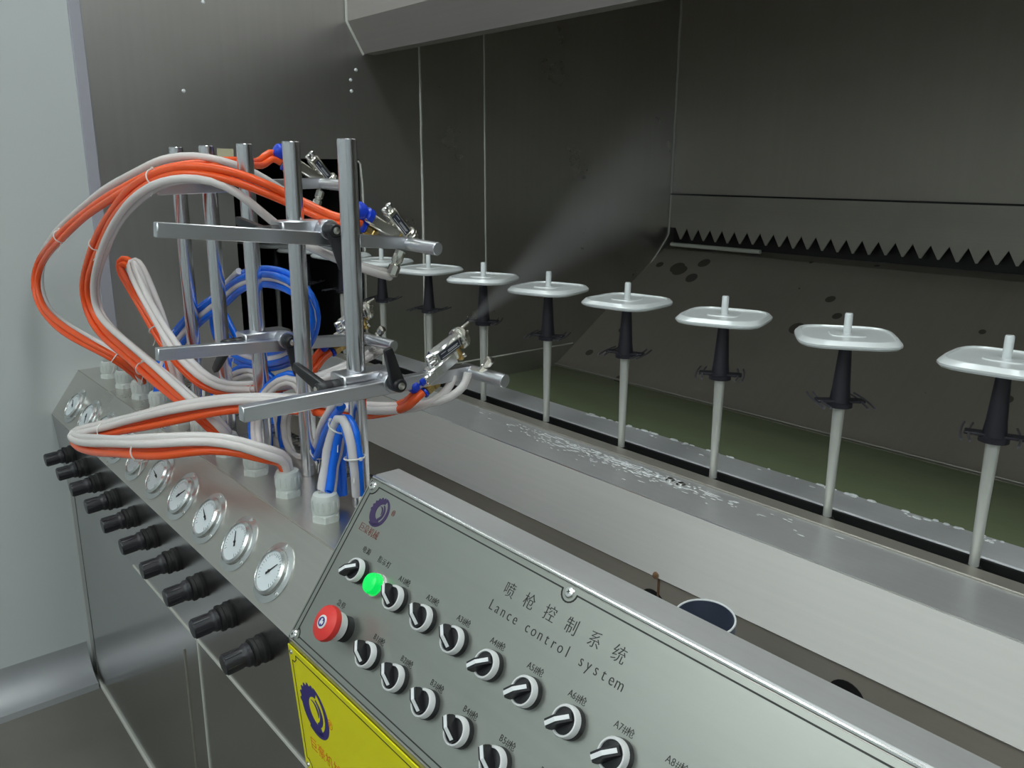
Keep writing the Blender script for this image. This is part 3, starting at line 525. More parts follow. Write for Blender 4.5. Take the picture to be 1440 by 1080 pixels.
# ------------------------------------------------------------------ gauge cabinet
FOLD = Vector((0, 0.3913, 0.7228)); TOPF = Vector((0, 0.4615, 0.8216)); KBOT = Vector((0, 0.4069, 0.520))
SD = (TOPF - FOLD).normalized(); SN = Vector((0, -SD.z, SD.y))       # sloping gauge and control face
KD = (FOLD - KBOT).normalized(); KN = Vector((0, -KD.z, KD.y))       # face with the regulator knobs
def GF(x, s, h=0.0, rot=0.0):
    """Frame on the sloping face: x along the machine, s up the slope, h off the face."""
    o = FOLD + SD * s + SN * h; X = Vector((1, 0, 0)); c, q = math.cos(rot), math.sin(rot)
    return FR((x, o.y, o.z), X * c + SD * q, SD * c - X * q, SN)
def KF(x, s, h=0.0):
    o = KBOT + KD * s + KN * h
    return FR((x, o.y, o.z), (1, 0, 0), KD, KN)

CR = -0.897                     # where the cabinet ends and the control box begins
cab = thing('gauge_cabinet', 'stainless steel cabinet with pressure gauges, black regulator knobs and white cable glands', 'cabinet', (-1.5, 0.5, 0))
obj('top_sheet', MB().prism([(0.4615, 0.8216), (0.605, 0.8216), (0.605, 0.816), (0.4625, 0.816)], XE + 0.001, CR, PY), 'steel', cab, smooth=False, label='flat top carrying the white glands')
obj('gauge_sheet', MB().prism([(FOLD.y, FOLD.z), (0.4615, 0.8216), (0.4655, 0.8186), (FOLD.y + 0.005, FOLD.z)], XE + 0.001, CR, PY), 'steel', cab, smooth=False, label='sloping face with the gauges')
obj('knob_sheet', MB().prism([(KBOT.y, KBOT.z), (FOLD.y, FOLD.z), (FOLD.y + 0.005, FOLD.z), (KBOT.y + 0.005, KBOT.z)], XE + 0.001, CR, PY), 'steel_under', cab, smooth=False, label='face with the black knobs')
fs = MB().box((XE + 0.001, 0.4085, 0.0), (CR, 0.414, 0.5195))
obj('front_sheet', fs, 'steel_low', cab, smooth=False, label='mirror-like lower front')
obj('rear_sheet', MB().box((XE + 0.001, 0.600, 0.0), (CR, 0.605, 0.8155)), 'steel_under', cab, smooth=False)
obj('fold_edge', MB().tube([(XE + 0.002, 0.4618, 0.8214), (CR, 0.4618, 0.8214)], 0.0012, 6), 'tan', cab)
obj('side_flange', MB().box((XE + 0.001, 0.4075, 0.0), (XE + 0.045, 0.4086, 0.52)), 'steel_low', cab, smooth=False)
obj('side_seam', MB().box((XE + 0.001, 0.4065, 0.0), (XE + 0.004, 0.4086, 0.52)), 'sealant', cab)
obj('door_seam', MB().box((-1.392, 0.4065, 0.02), (-1.389, 0.4085, 0.46)), 'tan', cab)
obj('door_seam', MB().box((-1.312, 0.4065, 0.02), (-1.308, 0.4085, 0.515)), 'sealant', cab)
obj('bottom_seam', MB().box((-1.66, 0.4045, 0.5185), (CR, 0.4085, 0.5225)), 'sealant', cab)
obj('bottom_seam', MB().box((XE + 0.001, 0.4035, 0.0), (CR, 0.4085, 0.006)), 'sealant', cab)
pf = MB()                       # perforated strip behind the top sheet: bars between two rows of slots
for a, b in ((0.605, 0.612), (0.628, 0.634), (0.650, 0.660)): pf.box((XE + 0.002, a, 0.806), (CR - 0.002, b, 0.809))
x = XE + 0.01
while x < CR - 0.01:
    pf.box((x, 0.605, 0.806), (x + 0.006, 0.660, 0.809)); x += 0.016
o = obj('perforated_strip', pf, 'steel', cab, smooth=False); o['kind'] = 'stuff'
obj('strip_backing', MB().box((XE + 0.002, 0.606, 0.775), (CR - 0.002, 0.66, 0.782)), 'rubber', cab)

needle = [0.9, 2.3, 2.7, 0.8, 2.9, 2.5, 2.2, 2.75, -0.85, 2.55]
for k in range(10):
    x = -0.998 - 0.118 * k
    g = obj('pressure_gauge', MB().lathe([(0.0425, 0.0), (0.0425, 0.0012), (0.0335, 0.003), (0.0325, 0.0075), (0.0285, 0.0100), (0.0275, 0.0085), (0.0275, 0.006), (0.02, 0.0055)], 40, GF(x, 0.0505)), 'flange', cab, loc=GF(x, 0.0505).translation)
    obj('dial', MB().lathe([(0.0272, 0.006), (0.0272, 0.0072), (0.015, 0.0073)], 36, GF(x, 0.0505)), 'dial', g)
    a = needle[k]; m = GF(x, 0.0505, 0.0078) @ Matrix.Rotation(a, 4, 'Z')
    obj('needle', MB().prism([(-0.007, -0.0016), (0.0, -0.0011), (0.018, -0.0003), (0.018, 0.0003), (0.0, 0.0011), (-0.007, 0.0016)], 0, 0.0008, m).lathe([(0.0022, 0), (0.002, 0.0015)], 12, m), 'ink', g)
    tk = MB()
    for i in range(25):
        a = math.radians(225 - 270 * i / 24); r0 = 0.0215 if i % 6 else 0.0195
        tk.prism([(r0, -0.0003), (0.0245, -0.0003), (0.0245, 0.0003), (r0, 0.0003)], 0, 0.0002, GF(x, 0.0505, 0.0073) @ Matrix.Rotation(a, 4, 'Z'))
    obj('dial_marks', tk, 'ink', g)
    for a in (PI / 2, PI * 7 / 6, -PI / 6):
        obj('screw', MB().lathe([(0.0032, 0), (0.0028, 0.0018), (0.001, 0.0024)], 12, GF(x, 0.0505, 0.0012) @ Matrix.Translation((0.0382 * math.cos(a), 0.0382 * math.sin(a), 0))), 'chrome', g)
for k in range(10):
    x = -0.989 - 0.1155 * k; m = KF(x, 0.143)
    kb = obj('regulator_knob', MB().lathe([(0.0135, 0.020), (0.0165, 0.0215), (0.0168, 0.027), (0.0145, 0.030), (0.0142, 0.032), (0.0140, 0.056), (0.0128, 0.0585), (0.005, 0.059)], 22, m), 'dark_knob', cab, loc=m.translation)
    obj('collar', MB().lathe([(0.0195, 0.0), (0.0205, 0.002), (0.0205, 0.006), (0.0185, 0.008), (0.0185, 0.013), (0.0198, 0.0145), (0.0198, 0.019), (0.0165, 0.0205)], 24, m), 'rubber', kb)
    rb = MB()
    for i in range(12):
        a = 2 * PI * i / 12; rb.box((0.0138, -0.0011, 0.034), (0.0148, 0.0011, 0.0565), m @ Matrix.Rotation(a, 4, 'Z'), 0.0003)
    obj('grip_ribs', rb, 'dark_knob', kb)
GX = [-0.995 - 0.1183 * k for k in range(10)]
for k, x in enumerate(GX):
    c = (x, 0.502, 0.8216); m = frame_to(c, (0, 0, 1))
    full = k not in (8, 9)
    prof = [(0.0188, 0.0), (0.0188, 0.0105), (0.0178, 0.0115), (0.0178, 0.0128), (0.0190, 0.0138), (0.0193, 0.016), (0.0188, 0.033), (0.0165, 0.0385), (0.0132, 0.0400)]
    if not full: prof += [(0.0125, 0.0400), (0.0120, 0.030)]
    gl = obj('cable_gland', MB().lathe(prof, 30, m), 'gland', cab, loc=c)
    rb = MB()
    for i in range(14):
        rb.box((0.0182, -0.0020, 0.017), (0.0197, 0.0020, 0.032), m @ Matrix.Rotation(2 * PI * i / 14, 4, 'Z'), 0.0006)
    obj('nut_ribs', rb, 'gland', gl)
    obj('lock_nut', MB().lathe([(0.0208, 0.0), (0.0208, 0.0085), (0.0195, 0.0098)], 6, m), 'gland', gl)
    if not full: obj('bore', MB().lathe([(0.0119, 0.030), (0.0119, 0.0305)], 20, m), 'slot', gl, label='open dark bore of the empty gland')

# ------------------------------------------------------------------ control panel box
PX1 = 0.30
SL = 0.229
TOPB = FOLD + SD * SL
cp = thing('control_panel', 'sloping stainless steel control box with rotary switches and engraved lettering', 'control panel', (-0.45, 0.45, 0))
hs = [(FOLD.y, FOLD.z), (TOPB.y, TOPB.z), (0.562, 0.910), (0.562, 0.30), (0.407, 0.30), (KBOT.y, KBOT.z)]
obj('housing', MB().prism(hs, CR + 0.001, PX1, PY), 'steel', cp, smooth=False)
obj('top_edge', MB().tube([(CR + 0.001, TOPB.y, TOPB.z - 0.0006), (PX1, TOPB.y, TOPB.z - 0.0006)], 0.0022, 8), 'chrome', cp)
obj('top_strip', MB().box((CR + 0.001, TOPB.y + 0.001, TOPB.z - 0.004), (PX1, 0.563, 0.912), bev=0.0015), 'steel_dusty', cp, label='flat top strip of the box')
obj('pedestal', MB().box((CR + 0.001, 0.409, 0.0), (PX1, 0.56, 0.31)), 'steel_low', cp, smooth=False)
fp = obj('face_plate', MB().box((CR + 0.001, 0.002, 0.0), (PX1, SL - 0.003, 0.0022), GF(0, 0), 0.0006), 'steel_panel', cp, label='engraved face plate')
H0 = 0.0022
def line(mb, pts, wd=0.0014, h=H0):
    for (x0, s0), (x1, s1) in zip(pts, pts[1:]):
        d = Vector((x1 - x0, s1 - s0)); L = d.length
        if L < 1e-6: continue
        d /= L; nn = Vector((-d.y, d.x)) * wd / 2
        e = d * wd / 2
        mb.prism([(x0 - e.x + nn.x, s0 - e.y + nn.y), (x0 - e.x - nn.x, s0 - e.y - nn.y), (x1 + e.x - nn.x, s1 + e.y - nn.y), (x1 + e.x + nn.x, s1 + e.y + nn.y)], 0, 0.0004, GF(0, 0, h))
    return mb
def arc(cx, cy, r, a0, a1, n=10): return [(cx + r * math.cos(math.radians(a0 + (a1 - a0) * i / n)), cy + r * math.sin(math.radians(a0 + (a1 - a0) * i / n))) for i in range(n + 1)]
XL = -0.8955
bl = MB()
line(bl, [(XL + 0.0035, 0.003), (XL + 0.0035, SL - 0.006)], 0.0011)
XI = XL + 0.012; ST = 0.2195; SB = 0.0105
path = [(XI, SB + 0.006)] + [(XI, ST - 0.012)] + arc(XI, ST, 0.012, -90, 0)[0:] + [(-0.528, ST)] + arc(-0.518, ST - 0.0005, 0.010, 180, 360) + [(PX1 - 0.02, ST)]
line(bl, path, 0.0016)
line(bl, [(XI, SB + 0.006)] + arc(XI - 0.001, SB - 0.001, 0.0095, 75, -5, 6) + [(XI + 0.009, SB), (PX1 - 0.02, SB)], 0.0014)
line(bl, [(XL + 0.002, 0.0035), (PX1 - 0.02, 0.0035)], 0.0010)
obj('border_line', bl, 'etch', fp, smooth=False)
for x, s in ((XI - 0.002, ST - 0.002), (XL + 0.0085, 0.0085), (-0.518, ST - 0.0005)):
    sc = MB().lathe([(0.0062, 0), (0.0062, 0.0008), (0.0050, 0.0022), (0.002, 0.0028)], 18, GF(x, s, H0))
    obj('screw', sc, 'chrome', fp)
    obj('screw_cross', MB().box((-0.002, -0.0004, 0.0026), (0.002, 0.0004, 0.0031), GF(x, s, H0, 0.5)).box((-0.0004, -0.002, 0.0026), (0.0004, 0.002, 0.0031), GF(x, s, H0, 0.5)), 'slot', fp)

def lettering(txt, x, s, size, m='etch', parent=fp, sx=0.8, space=1.0, fr=None, align='CENTER'):
    o = obj('lettering', text_mesh(txt, size, fr or GF(x, s, H0), sx=sx, space=space, align=align), m, parent, smooth=False)
    return o
for i, ch in enumerate('\u55b7\u67aa\u63a7\u5236\u7cfb\u7edf'):
    lettering(ch, -0.590 + 0.0305 * i, 0.1905, 0.0172, sx=0.95)
lt = MB()
for i, ch in enumerate('Lance control system'):
    if ch != ' ':
        one = text_mesh(ch, 0.0158, GF(-0.6035 + 0.00945 * i, 0.1690, H0), sx=0.86); lt.add(one.v, one.f)
obj('lettering', lt, 'etch', fp, smooth=False)
def tag_text(pre, x, s):
    """One engraved switch label: letter and digit, a hash of four bars, then the last sign."""
    mb = MB()
    for ch, dx, sz, sx in ((pre[0], -0.0082, 0.0092, 0.86), (pre[1], -0.0035, 0.0092, 0.86), ('\u67aa', 0.0074, 0.0086, 0.98)):
        one = text_mesh(ch, sz, GF(x + dx, s, H0), sx=sx); mb.add(one.v, one.f)
    c = x + 0.0014
    for d in (-0.0011, 0.0011): line(mb, [(c + d - 0.0004, s - 0.0032), (c + d + 0.0004, s + 0.0032)], 0.0004); line(mb, [(c - 0.0024, s + d), (c + 0.0024, s + d)], 0.0004)
    obj('lettering', mb, 'etch', fp, smooth=False)
for i in range(8):
    xa = -0.738 + 0.0570 * i
    tag_text('A%d' % (i + 1), xa - 0.006, 0.1392)
    tag_text('B%d' % (i + 1), xa + 0.001, 0.0690)
for txt, x, s_ in (('\u7535\u6e90', -0.8335, 0.1440), ('\u6307\u793a\u706f', -0.7925, 0.1440), ('\u6025\u505c', -0.829, 0.0735)):
    mb = MB(); n = len(txt)
    for i, ch in enumerate(txt):
        one = text_mesh(ch, 0.0088, GF(x + (i - (n - 1) / 2) * 0.0094, s_, H0), sx=0.95); mb.add(one.v, one.f)
    obj('lettering', mb, 'etch', fp, smooth=False)

def logo(frm, sz, m, parent):
    """Round mark: a toothed crescent on the left, a thin sweep on the right and a curl in the middle."""
    mb = MB()
    def crescent(r, c2, r2, a0, a1, n=36, teeth=0):
        A = []; B = []
        for i in range(n + 1):
            a = math.radians(a0 + (a1 - a0) * i / n)
            q = r * (1.0 + (0.10 if teeth and (i // 2) % 2 == 0 and 3 < i < n * teeth else 0))
            p = Vector((math.cos(a) * q, math.sin(a) * q))
            d = Vector((math.cos(a), math.sin(a))); c = Vector(c2)
            # inner edge: the same direction met with an off-centre circle
            b_ = d.dot(c); t = b_ + math.sqrt(max(0, b_ * b_ - c.dot(c) + r2 * r2))
            t = min(t, r * 0.995)
            A.append((p.x * sz, p.y * sz)); B.append((d.x * t * sz, d.y * t * sz))
        mb.strip(A, B, 0, 0.0004, frm)
    crescent(0.94, (0.20, 0.06), 0.56, 70, 305, 52, 0.50)
    crescent(1.05, (-0.14, 0.06), 0.92, -120, 82, 30)
    crescent(0.62, (-0.10, 0.06), 0.53, -70, 70, 18)
    A = []; B = []
    for i in range(15):
        t = i / 14; a = math.radians(120 - 150 * t); r = 0.44 - 0.16 * t
        A.append((r * math.cos(a) * sz + 0.05 * sz, r * math.sin(a) * sz)); B.append(((r - 0.13 * math.sin(t * PI) - 0.01) * math.cos(a) * sz + 0.05 * sz, (r - 0.13 * math.sin(t * PI) - 0.01) * math.sin(a) * sz))
    mb.strip(A, B, 0, 0.0004, frm)
    return obj('logo', mb, m, parent, smooth=False)
logo(GF(-0.8475, 0.1925, H0), 0.0185, 'purple', fp)
lettering('\u00ae', -0.8205, 0.1995, 0.011, 'brownink')
lettering('\u5de8\u8c6a\u673a\u68b0', -0.8485, 0.1655, 0.0118, 'brownink', sx=0.95)

def selector(x, s, ang, tilt=0):
    m = GF(x, s, H0)
    b = obj('selector_switch', MB().lathe([(0.0152, 0.0), (0.0152, 0.006), (0.0140, 0.007)], 30, m), 'black', cp, loc=m.translation)
    obj('bezel', MB().lathe([(0.0138, 0.006), (0.0148, 0.0065), (0.0148, 0.0115), (0.0138, 0.0135), (0.0122, 0.0135), (0.0118, 0.0115)], 36, m), 'ringwhite', b)
    obj('face', MB().lathe([(0.0119, 0.010), (0.0119, 0.0120), (0.011, 0.0124)], 28, m), 'black', b)
    mr = m @ Matrix.Rotation(ang, 4, 'Z')
    # raised lever: a ridge across the face, higher and longer at its pointing end
    pr = [(-0.0108, 0.011), (0.0128, 0.011), (0.0140, 0.0165), (0.0130, 0.0235), (0.0020, 0.0245), (-0.0108, 0.0165)]
    lv = MB().prism(pr, -0.0042, 0.0042, mr @ FR((0, 0, 0), (1, 0, 0), (0, 0, 1), (0, -1, 0)))
    obj('lever', lv, 'black', b, smooth=False)
    st = MB().prism([(0.0012, 0.0246), (0.0131, 0.0237), (0.0131, 0.0242), (0.0012, 0.0251)], -0.0020, 0.0020, mr @ FR((0, 0, 0), (1, 0, 0), (0, 0, 1), (0, -1, 0)))
    st.prism([(0.0012, 0.0246), (0.0012, 0.0251), (-0.0095, 0.0178), (-0.0095, 0.0172)], -0.0020, 0.0020, mr @ FR((0, 0, 0), (1, 0, 0), (0, 0, 1), (0, -1, 0)))
    obj('pointer_stripe', st, 'white', b, smooth=False, label='white pointer stripe')
    return b
OFF, ON = math.radians(135), math.radians(225)
selector(-0.8245, 0.1190, ON)['label'] = 'power switch at the upper corner of the plate'
for i in range(8):
    xa = -0.7378 + 0.0570 * i
    selector(xa, 0.1182, OFF if i < 3 else ON)
    selector(xa + 0.003, 0.0496, OFF)
m = GF(-0.7835, 0.1175, H0)
pl = obj('pilot_light', MB().lathe([(0.0142, 0), (0.0142, 0.004), (0.0128, 0.005), (0.0128, 0.011), (0.0115, 0.014), (0.006, 0.0162)], 30, m), 'green', cp, loc=m.translation, label='glowing green pilot light')
obj('collar', MB().lathe([(0.0150, 0), (0.0150, 0.0035), (0.0143, 0.0045)], 30, m), 'chrome', pl)
m = GF(-0.7990, 0.0545, H0)
es_ = obj('emergency_stop', MB().lathe([(0.0150, 0.022), (0.0205, 0.025), (0.0215, 0.029), (0.0205, 0.033), (0.013, 0.0365), (0.005, 0.0370)], 36, m), 'red', cp, loc=m.translation, label='red mushroom emergency stop button')
obj('collar', MB().lathe([(0.0155, 0), (0.0155, 0.009), (0.0130, 0.010), (0.0130, 0.016)], 30, m), 'black', es_)
obj('chrome_neck', MB().lathe([(0.0165, 0.012), (0.0172, 0.014), (0.0172, 0.022), (0.015, 0.024)], 30, m), 'ringwhite', es_)
obj('centre_disc', MB().lathe([(0.0080, 0.0366), (0.0080, 0.0375), (0.0074, 0.0378)], 26, m), 'ringwhite', es_)
ar = MB().ring(0.0048, 0.0009, m @ Matrix.Translation((0, 0, 0.0378)), 24, 6)
for a in (0.6, 2.7, 4.8):
    ar.prism([(0, -0.0018), (0.0034, 0), (0, 0.0018)], 0, 0.0008, m @ Matrix.Translation((0, 0, 0.0378)) @ Matrix.Rotation(a, 4, 'Z') @ Matrix.Translation((0.004, 0, 0)) @ Matrix.Rotation(PI / 2, 4, 'Z'))
obj('arrow_ring', ar, 'navy', es_)

# yellow name plate on the face below the fold
yp = obj('name_plate', MB().box((-0.8965, 0.005, 0.0006), (-0.36, 0.1965, 0.0026), KF(0, 0), 0.0006), 'yellow', cp, label='bright yellow name plate under the control face')
yb = MB()
def kline(pts, wd=0.0013):
    for (x0, s0), (x1, s1) in zip(pts, pts[1:]):
        d = Vector((x1 - x0, s1 - s0)); d /= d.length; nn = Vector((-d.y, d.x)) * wd / 2
        yb.prism([(x0 + nn.x, s0 + nn.y), (x0 - nn.x, s0 - nn.y), (x1 - nn.x, s1 - nn.y), (x1 + nn.x, s1 + nn.y)], 0, 0.0004, KF(0, 0, 0.0026))
xa, sa, sb_ = -0.888, 0.188, 0.013
kline([(xa, sb_ + 0.012)] + [(xa, sa - 0.012)] + [(xa + 0.006, sa - 0.012), (xa + 0.012, sa - 0.006), (xa + 0.012, sa)] + [(-0.37, sa)])
kline([(xa, sb_ + 0.012), (xa + 0.006, sb_ + 0.012), (xa + 0.012, sb_ + 0.006), (xa + 0.012, sb_), (-0.37, sb_)])
obj('border_line', yb, 'etch', yp, smooth=False)
logo(KF(-0.842, 0.125, 0.0026), 0.036, 'navy', yp)
lettering('\u00ae', 0, 0, 0.020, 'redink', yp, fr=KF(-0.800, 0.128, 0.0026))
lettering('\u5de8\u8c6a\u673a\u68b0', 0, 0, 0.021, 'redink', yp, sx=0.95, fr=KF(-0.828, 0.062, 0.0026), space=1.1)
for s in (0.194, 0.007):
    obj('plate_screw', MB().lathe([(0.0035, 0), (0.003, 0.0015), (0.001, 0.002)], 12, KF(-0.8885, s - 0.006 if s > 0.1 else s + 0.006, 0.0026)), 'chrome', yp)

# ------------------------------------------------------------------ gun stands: pole, clamp, levers, arm
def lever(p, axis, arm, L=0.075, name='clamp_lever', parent=None, pad=False):
    """Clamping lever: hub along axis, tapered arm leaving the hub sideways, screw in the hub's face."""
    p = Vector(p); ax = Vector(axis).normalized(); d = Vector(arm).normalized(); d = (d - ax * d.dot(ax)).normalized()
    e = ax.cross(d)
    o = obj(name, MB().lathe([(0.011, 0.0), (0.011, 0.010), (0.0098, 0.020), (0.008, 0.022)], 20, frame_to(p, ax)), 'black', parent, loc=p)
    a = MB(); V = []; F = []
    rows = [(0.0, 0.0105, 0.006, 0.017), (L * 0.3, 0.0088, 0.009, 0.019), (L * 0.75, 0.0072, 0.014, 0.024), (L, 0.0060, 0.017, 0.026)]
    for q, w, h0, h1 in rows:
        for sx, h in ((-1, h0), (1, h0), (1, h1), (-1, h1)): V.append(p + d * q + e * (sx * w) + ax * h)
    for i in range(3):
        for j in range(4): F.append((4 * i + j, 4 * i + (j + 1) % 4, 4 * i + 4 + (j + 1) % 4, 4 * i + 4 + j))
    F += [(3, 2, 1, 0), (12, 13, 14, 15)]
    a.add(V, F)
    bm = bmesh.new()
    vs = [bm.verts.new(v) for v in a.v]
    for f in a.f: bm.faces.new([vs[i] for i in f])
    bmesh.ops.recalc_face_normals(bm, faces=bm.faces); bmesh.ops.bevel(bm, geom=list(bm.edges), offset=0.002, segments=2, profile=0.5, affect='EDGES')
    bm.verts.index_update(); b = MB().add([v.co.copy() for v in bm.verts], [[v.index for v in f.verts] for f in bm.faces]); bm.free()
    obj('lever_arm', b, 'handle' if pad else 'black', o)
    obj('screw', MB().lathe([(0.0052, 0), (0.0052, 0.002), (0.003, 0.0026)], 14, frame_to(p + ax * 0.0215, ax)), 'nickel', o)
    return o

PX = [-1.006, -1.170, -1.338, -1.503, -1.657]; PYY = 0.566
labs = ['gun stand with the tallest-looking front pole and the lowest arm', 'gun stand on the second pole, its upper arm carrying the gun over the front lids', 'gun stand on the middle pole, its low arm reaching behind the front pole',
        'gun stand on the fourth pole, its arm reaching to the upper far gun', 'bare farthest gun pole beside the grey end sheet']
stands = []
def arm(stand, x, p0, p1, rod=0.085):
    """Square bar between p0 and p1 (y, z pairs) at x, ending in a cross rod that points along the conveyor."""
    a = Vector((x, *p0)); b = Vector((x, *p1)); L = (b - a).length
    o = obj('arm', MB().box((-0.010, -0.008, 0), (0.010, 0.008, L), frame_to(a, b - a, (1, 0, 0)), 0.0012), 'alu', stand, loc=a)
    r0 = b + Vector((-0.012, -0.006, 0)); r1 = r0 + Vector((rod, 0.012, -0.004))
    obj('cross_rod', MB().lathe([(0.0095, 0), (0.0105, 0.001), (0.0105, (r1 - r0).length - 0.001), (0.0095, (r1 - r0).length)], 24, frame_to(r0, r1 - r0)), 'alu', o)
    return o
def clamp(stand, x, z, ax, lev1, lev2, lz=0.0):
    """Clamp block round the pole at height z with a boss and lever on each side."""
    ck = obj('clamp_block', MB().box((x - 0.022, PYY - 0.030, z - 0.011), (x + 0.020, PYY + 0.052, z + 0.013), bev=0.002), 'alu', stand, loc=(x, PYY, z))
    p = Vector((x + 0.018, PYY + 0.036, z + lz))
    obj('boss', MB().lathe([(0.0145, 0), (0.0150, 0.001), (0.0150, 0.026), (0.0140, 0.028)], 26, frame_to(p, (1, -0.1, 0))), 'alu', ck)
    lever(p + Vector((0.028, -0.003, 0)), (1, -0.1, 0), lev1, L=0.058, parent=stand)
    if lev2 is not None:
        q = Vector((x + 0.002, PYY - 0.028, z - 0.004))
        obj('boss', MB().lathe([(0.011, 0), (0.011, 0.014), (0.010, 0.016)], 22, frame_to(q, (0, -1, 0))), 'black', ck)
        lever(q + Vector((0, -0.014, 0)), (0, -1, 0), lev2, L=0.066, parent=stand)
for k in range(5):
    t = thing('gun_stand', labs[k], 'stand', (PX[k], PYY, 0.8216), 'spray gun stands')
    obj('pole', MB().lathe([(0.0120, 0), (0.0130, 0.001), (0.0130, 0.5174), (0.0122, 0.5184)], 28, frame_to((PX[k], PYY, 0.8216), (0, 0, 1))), 'pole', t)
    stands.append(t)
ARMS = {0: (-0.972, (0.382, 1.004), (0.745, 1.006)), 1: (-1.137, (0.352, 1.223), (0.745, 1.186)), 2: (-1.306, (0.388, 1.022), (0.765, 1.001)), 3: (-1.470, (0.465, 1.267), (0.772, 1.276))}
for k, (x, a, b) in ARMS.items(): arm(stands[k], x, a, b)
clamp(stands[0], PX[0], 1.012, 1, (0, -0.35, 1), (-0.95, 0, 0.36))
clamp(stands[1], PX[1], 1.214, 1, (0, 0.15, -1), (-1, 0, 0.25))
clamp(stands[2], PX[2], 1.020, 1, (0, 0.1, -1), (-0.6, 0, -0.7))
clamp(stands[3], PX[3], 1.276, 1, (-0.3, -0.6, 0.1), (-1, 0, 0.2))

# ------------------------------------------------------------------ spray guns
def gun(label, org, fwdv, gripv, k, stained=False, back=0.05, fit=1.0, gl=0.079):
    """Automatic spray gun at scale k. org: middle of the barrel's rear end; e1 along the barrel, e2 away from the grip, e3 across."""
    e1 = Vector(fwdv).normalized(); e2 = -Vector(gripv); e2 = (e2 - e1 * e2.dot(e1)).normalized(); e3 = e1.cross(e2)
    if e3.x < 0: e3 = -e3
    o = Vector(org); m = FR(o, e1 * k, e2 * k, e3 * k)
    t = thing('spray_gun', label, 'spray gun', o + (e1 * 0.03 - e2 * 0.03) * k, 'automatic spray guns')
    ch = 'nickel' if stained else 'chrome'
    L = lambda x, y, z=0.0: m @ Vector((x, y, z))
    def along(x, y, z, d):                     # scaled frame at a local point with its z axis along local direction d
        q = frame_to((0, 0, 0), (e1 * d[0] + e2 * d[1] + e3 * d[2]), e3)
        q = q @ Matrix.Diagonal((k, k, k, 1)); p = L(x, y, z); q.translation = p; return q
    obj('barrel', MB().box((0.0, -0.012, -0.012), (0.066, 0.012, 0.012), m, 0.0035), ch, t)
    lb = obj('side_label', MB().box((0.010, -0.0085, 0.0118), (0.060, 0.0065, 0.0126), m, 0.0002), 'label', t, label='dark printed label strip')
    pr = MB()
    for y, x0, x1 in ((0.0025, 0.014, 0.026), (0.001, 0.030, 0.056), (-0.0015, 0.030, 0.054), (-0.0055, 0.014, 0.058)):
        pr.box((x0, y - 0.0007, 0.0126), (x1, y + 0.0007, 0.0128), m)
    obj('print', pr, 'labelprint', lb)
    z = along(0, 0, 0, (1, 0, 0))
    obj('air_cap', MB().lathe([(0.0145, 0.062), (0.0205, 0.064), (0.0215, 0.068), (0.0200, 0.0695), (0.0215, 0.071), (0.0215, 0.078), (0.0185, 0.082), (0.011, 0.084), (0.006, 0.088), (0.0040, 0.092), (0.0035, 0.094)], 28, z), 'nickel', t)
    obj('nozzle', MB().lathe([(0.0036, 0.082), (0.0030, 0.102), (0.0024, 0.104)], 12, along(0, 0.007, 0, (1, 0.08, 0))), 'nickel', t)
    for q in (-1, 1): obj('cap_horn', MB().box((0.079, q * 0.012 - 0.003, -0.004), (0.091, q * 0.012 + 0.003, 0.004), m, 0.0012), 'nickel', t)
    for y in (0.0065, -0.0065):
        obj('adjuster_knob', MB().lathe([(0.0046, 0), (0.0046, 0.004), (0.0066, 0.005), (0.0066, 0.012), (0.0046, 0.0135)], 16, along(0.0005, y, 0.003, (-1, 0, 0))), 'chrome', t)
    # body under the barrel and grip block running back beneath it
    obj('body', MB().box((0.022, -0.030, -0.010), (0.052, -0.010, 0.010), m, 0.003), ch, t)
    gd = Vector((-1.0, -back, 0)).normalized(); gw = e1 * gd.x + e2 * gd.y
    gm = along(0.044, -0.022, 0, gd)
    obj('grip', MB().box((-0.012, -0.012, 0.0), (0.012, 0.012, 0.066), gm, 0.003).box((-0.010, -0.0135, 0.052), (0.010, 0.0135, 0.080), gm, 0.003), ch, t)
    ends = []
    side = Vector((gd.y, -gd.x, 0))             # towards the barrel when positive
    if side.y < 0: side = -side
    for q, mat in ((0.004, 'bluefit'), (-0.021, 'brass')):
        b = Vector((0.044, -0.022, 0)) + gd * (gl if q > 0 else gl - 0.017) + side * q
        fm = along(b.x, b.y, 0.0, gd)
        if q > 0: fm = fm @ Matrix.Diagonal((fit, fit, fit, 1))
        obj('air_fitting', MB().lathe([(0.0085, 0), (0.0118, 0.002), (0.0118, 0.010), (0.0092, 0.012), (0.0092, 0.015), (0.0122, 0.017), (0.0125, 0.026), (0.0095, 0.031), (0.0075, 0.032)] if q > 0 else
                                     [(0.0085, -0.008), (0.0105, -0.006), (0.0105, 0.004), (0.0085, 0.006), (0.0085, 0.009), (0.0108, 0.010), (0.0108, 0.021), (0.0080, 0.022)], 22 if q > 0 else 6, fm), mat, t,
            label='blue push-in fitting' if q > 0 else 'brass hexagon fitting')
        if q < 0: obj('release_ring', MB().lathe([(0.0072, 0.022), (0.0100, 0.023), (0.0100, 0.028), (0.007, 0.029)], 18, fm), 'bluefit', t)
        ends.append(fm @ Vector((0, 0, 0.028)))
    # brass needle valve under the cap
    obj('valve', MB().lathe([(0.0062, 0), (0.0056, 0.016), (0.0040, 0.017), (0.0068, 0.019), (0.0068, 0.026), (0.003, 0.029)], 14, along(0.056, -0.012, 0, (0.15, -1, 0))), 'brass', t)
    obj('valve_screw', MB().lathe([(0.0035, 0), (0.0055, 0.002), (0.0055, 0.009), (0.002, 0.011)], 12, along(0.0595, -0.034, 0, (0.8, 0.2, 0.5))), 'nickel', t)
    return (ends[0] + ends[1]) / 2, gw
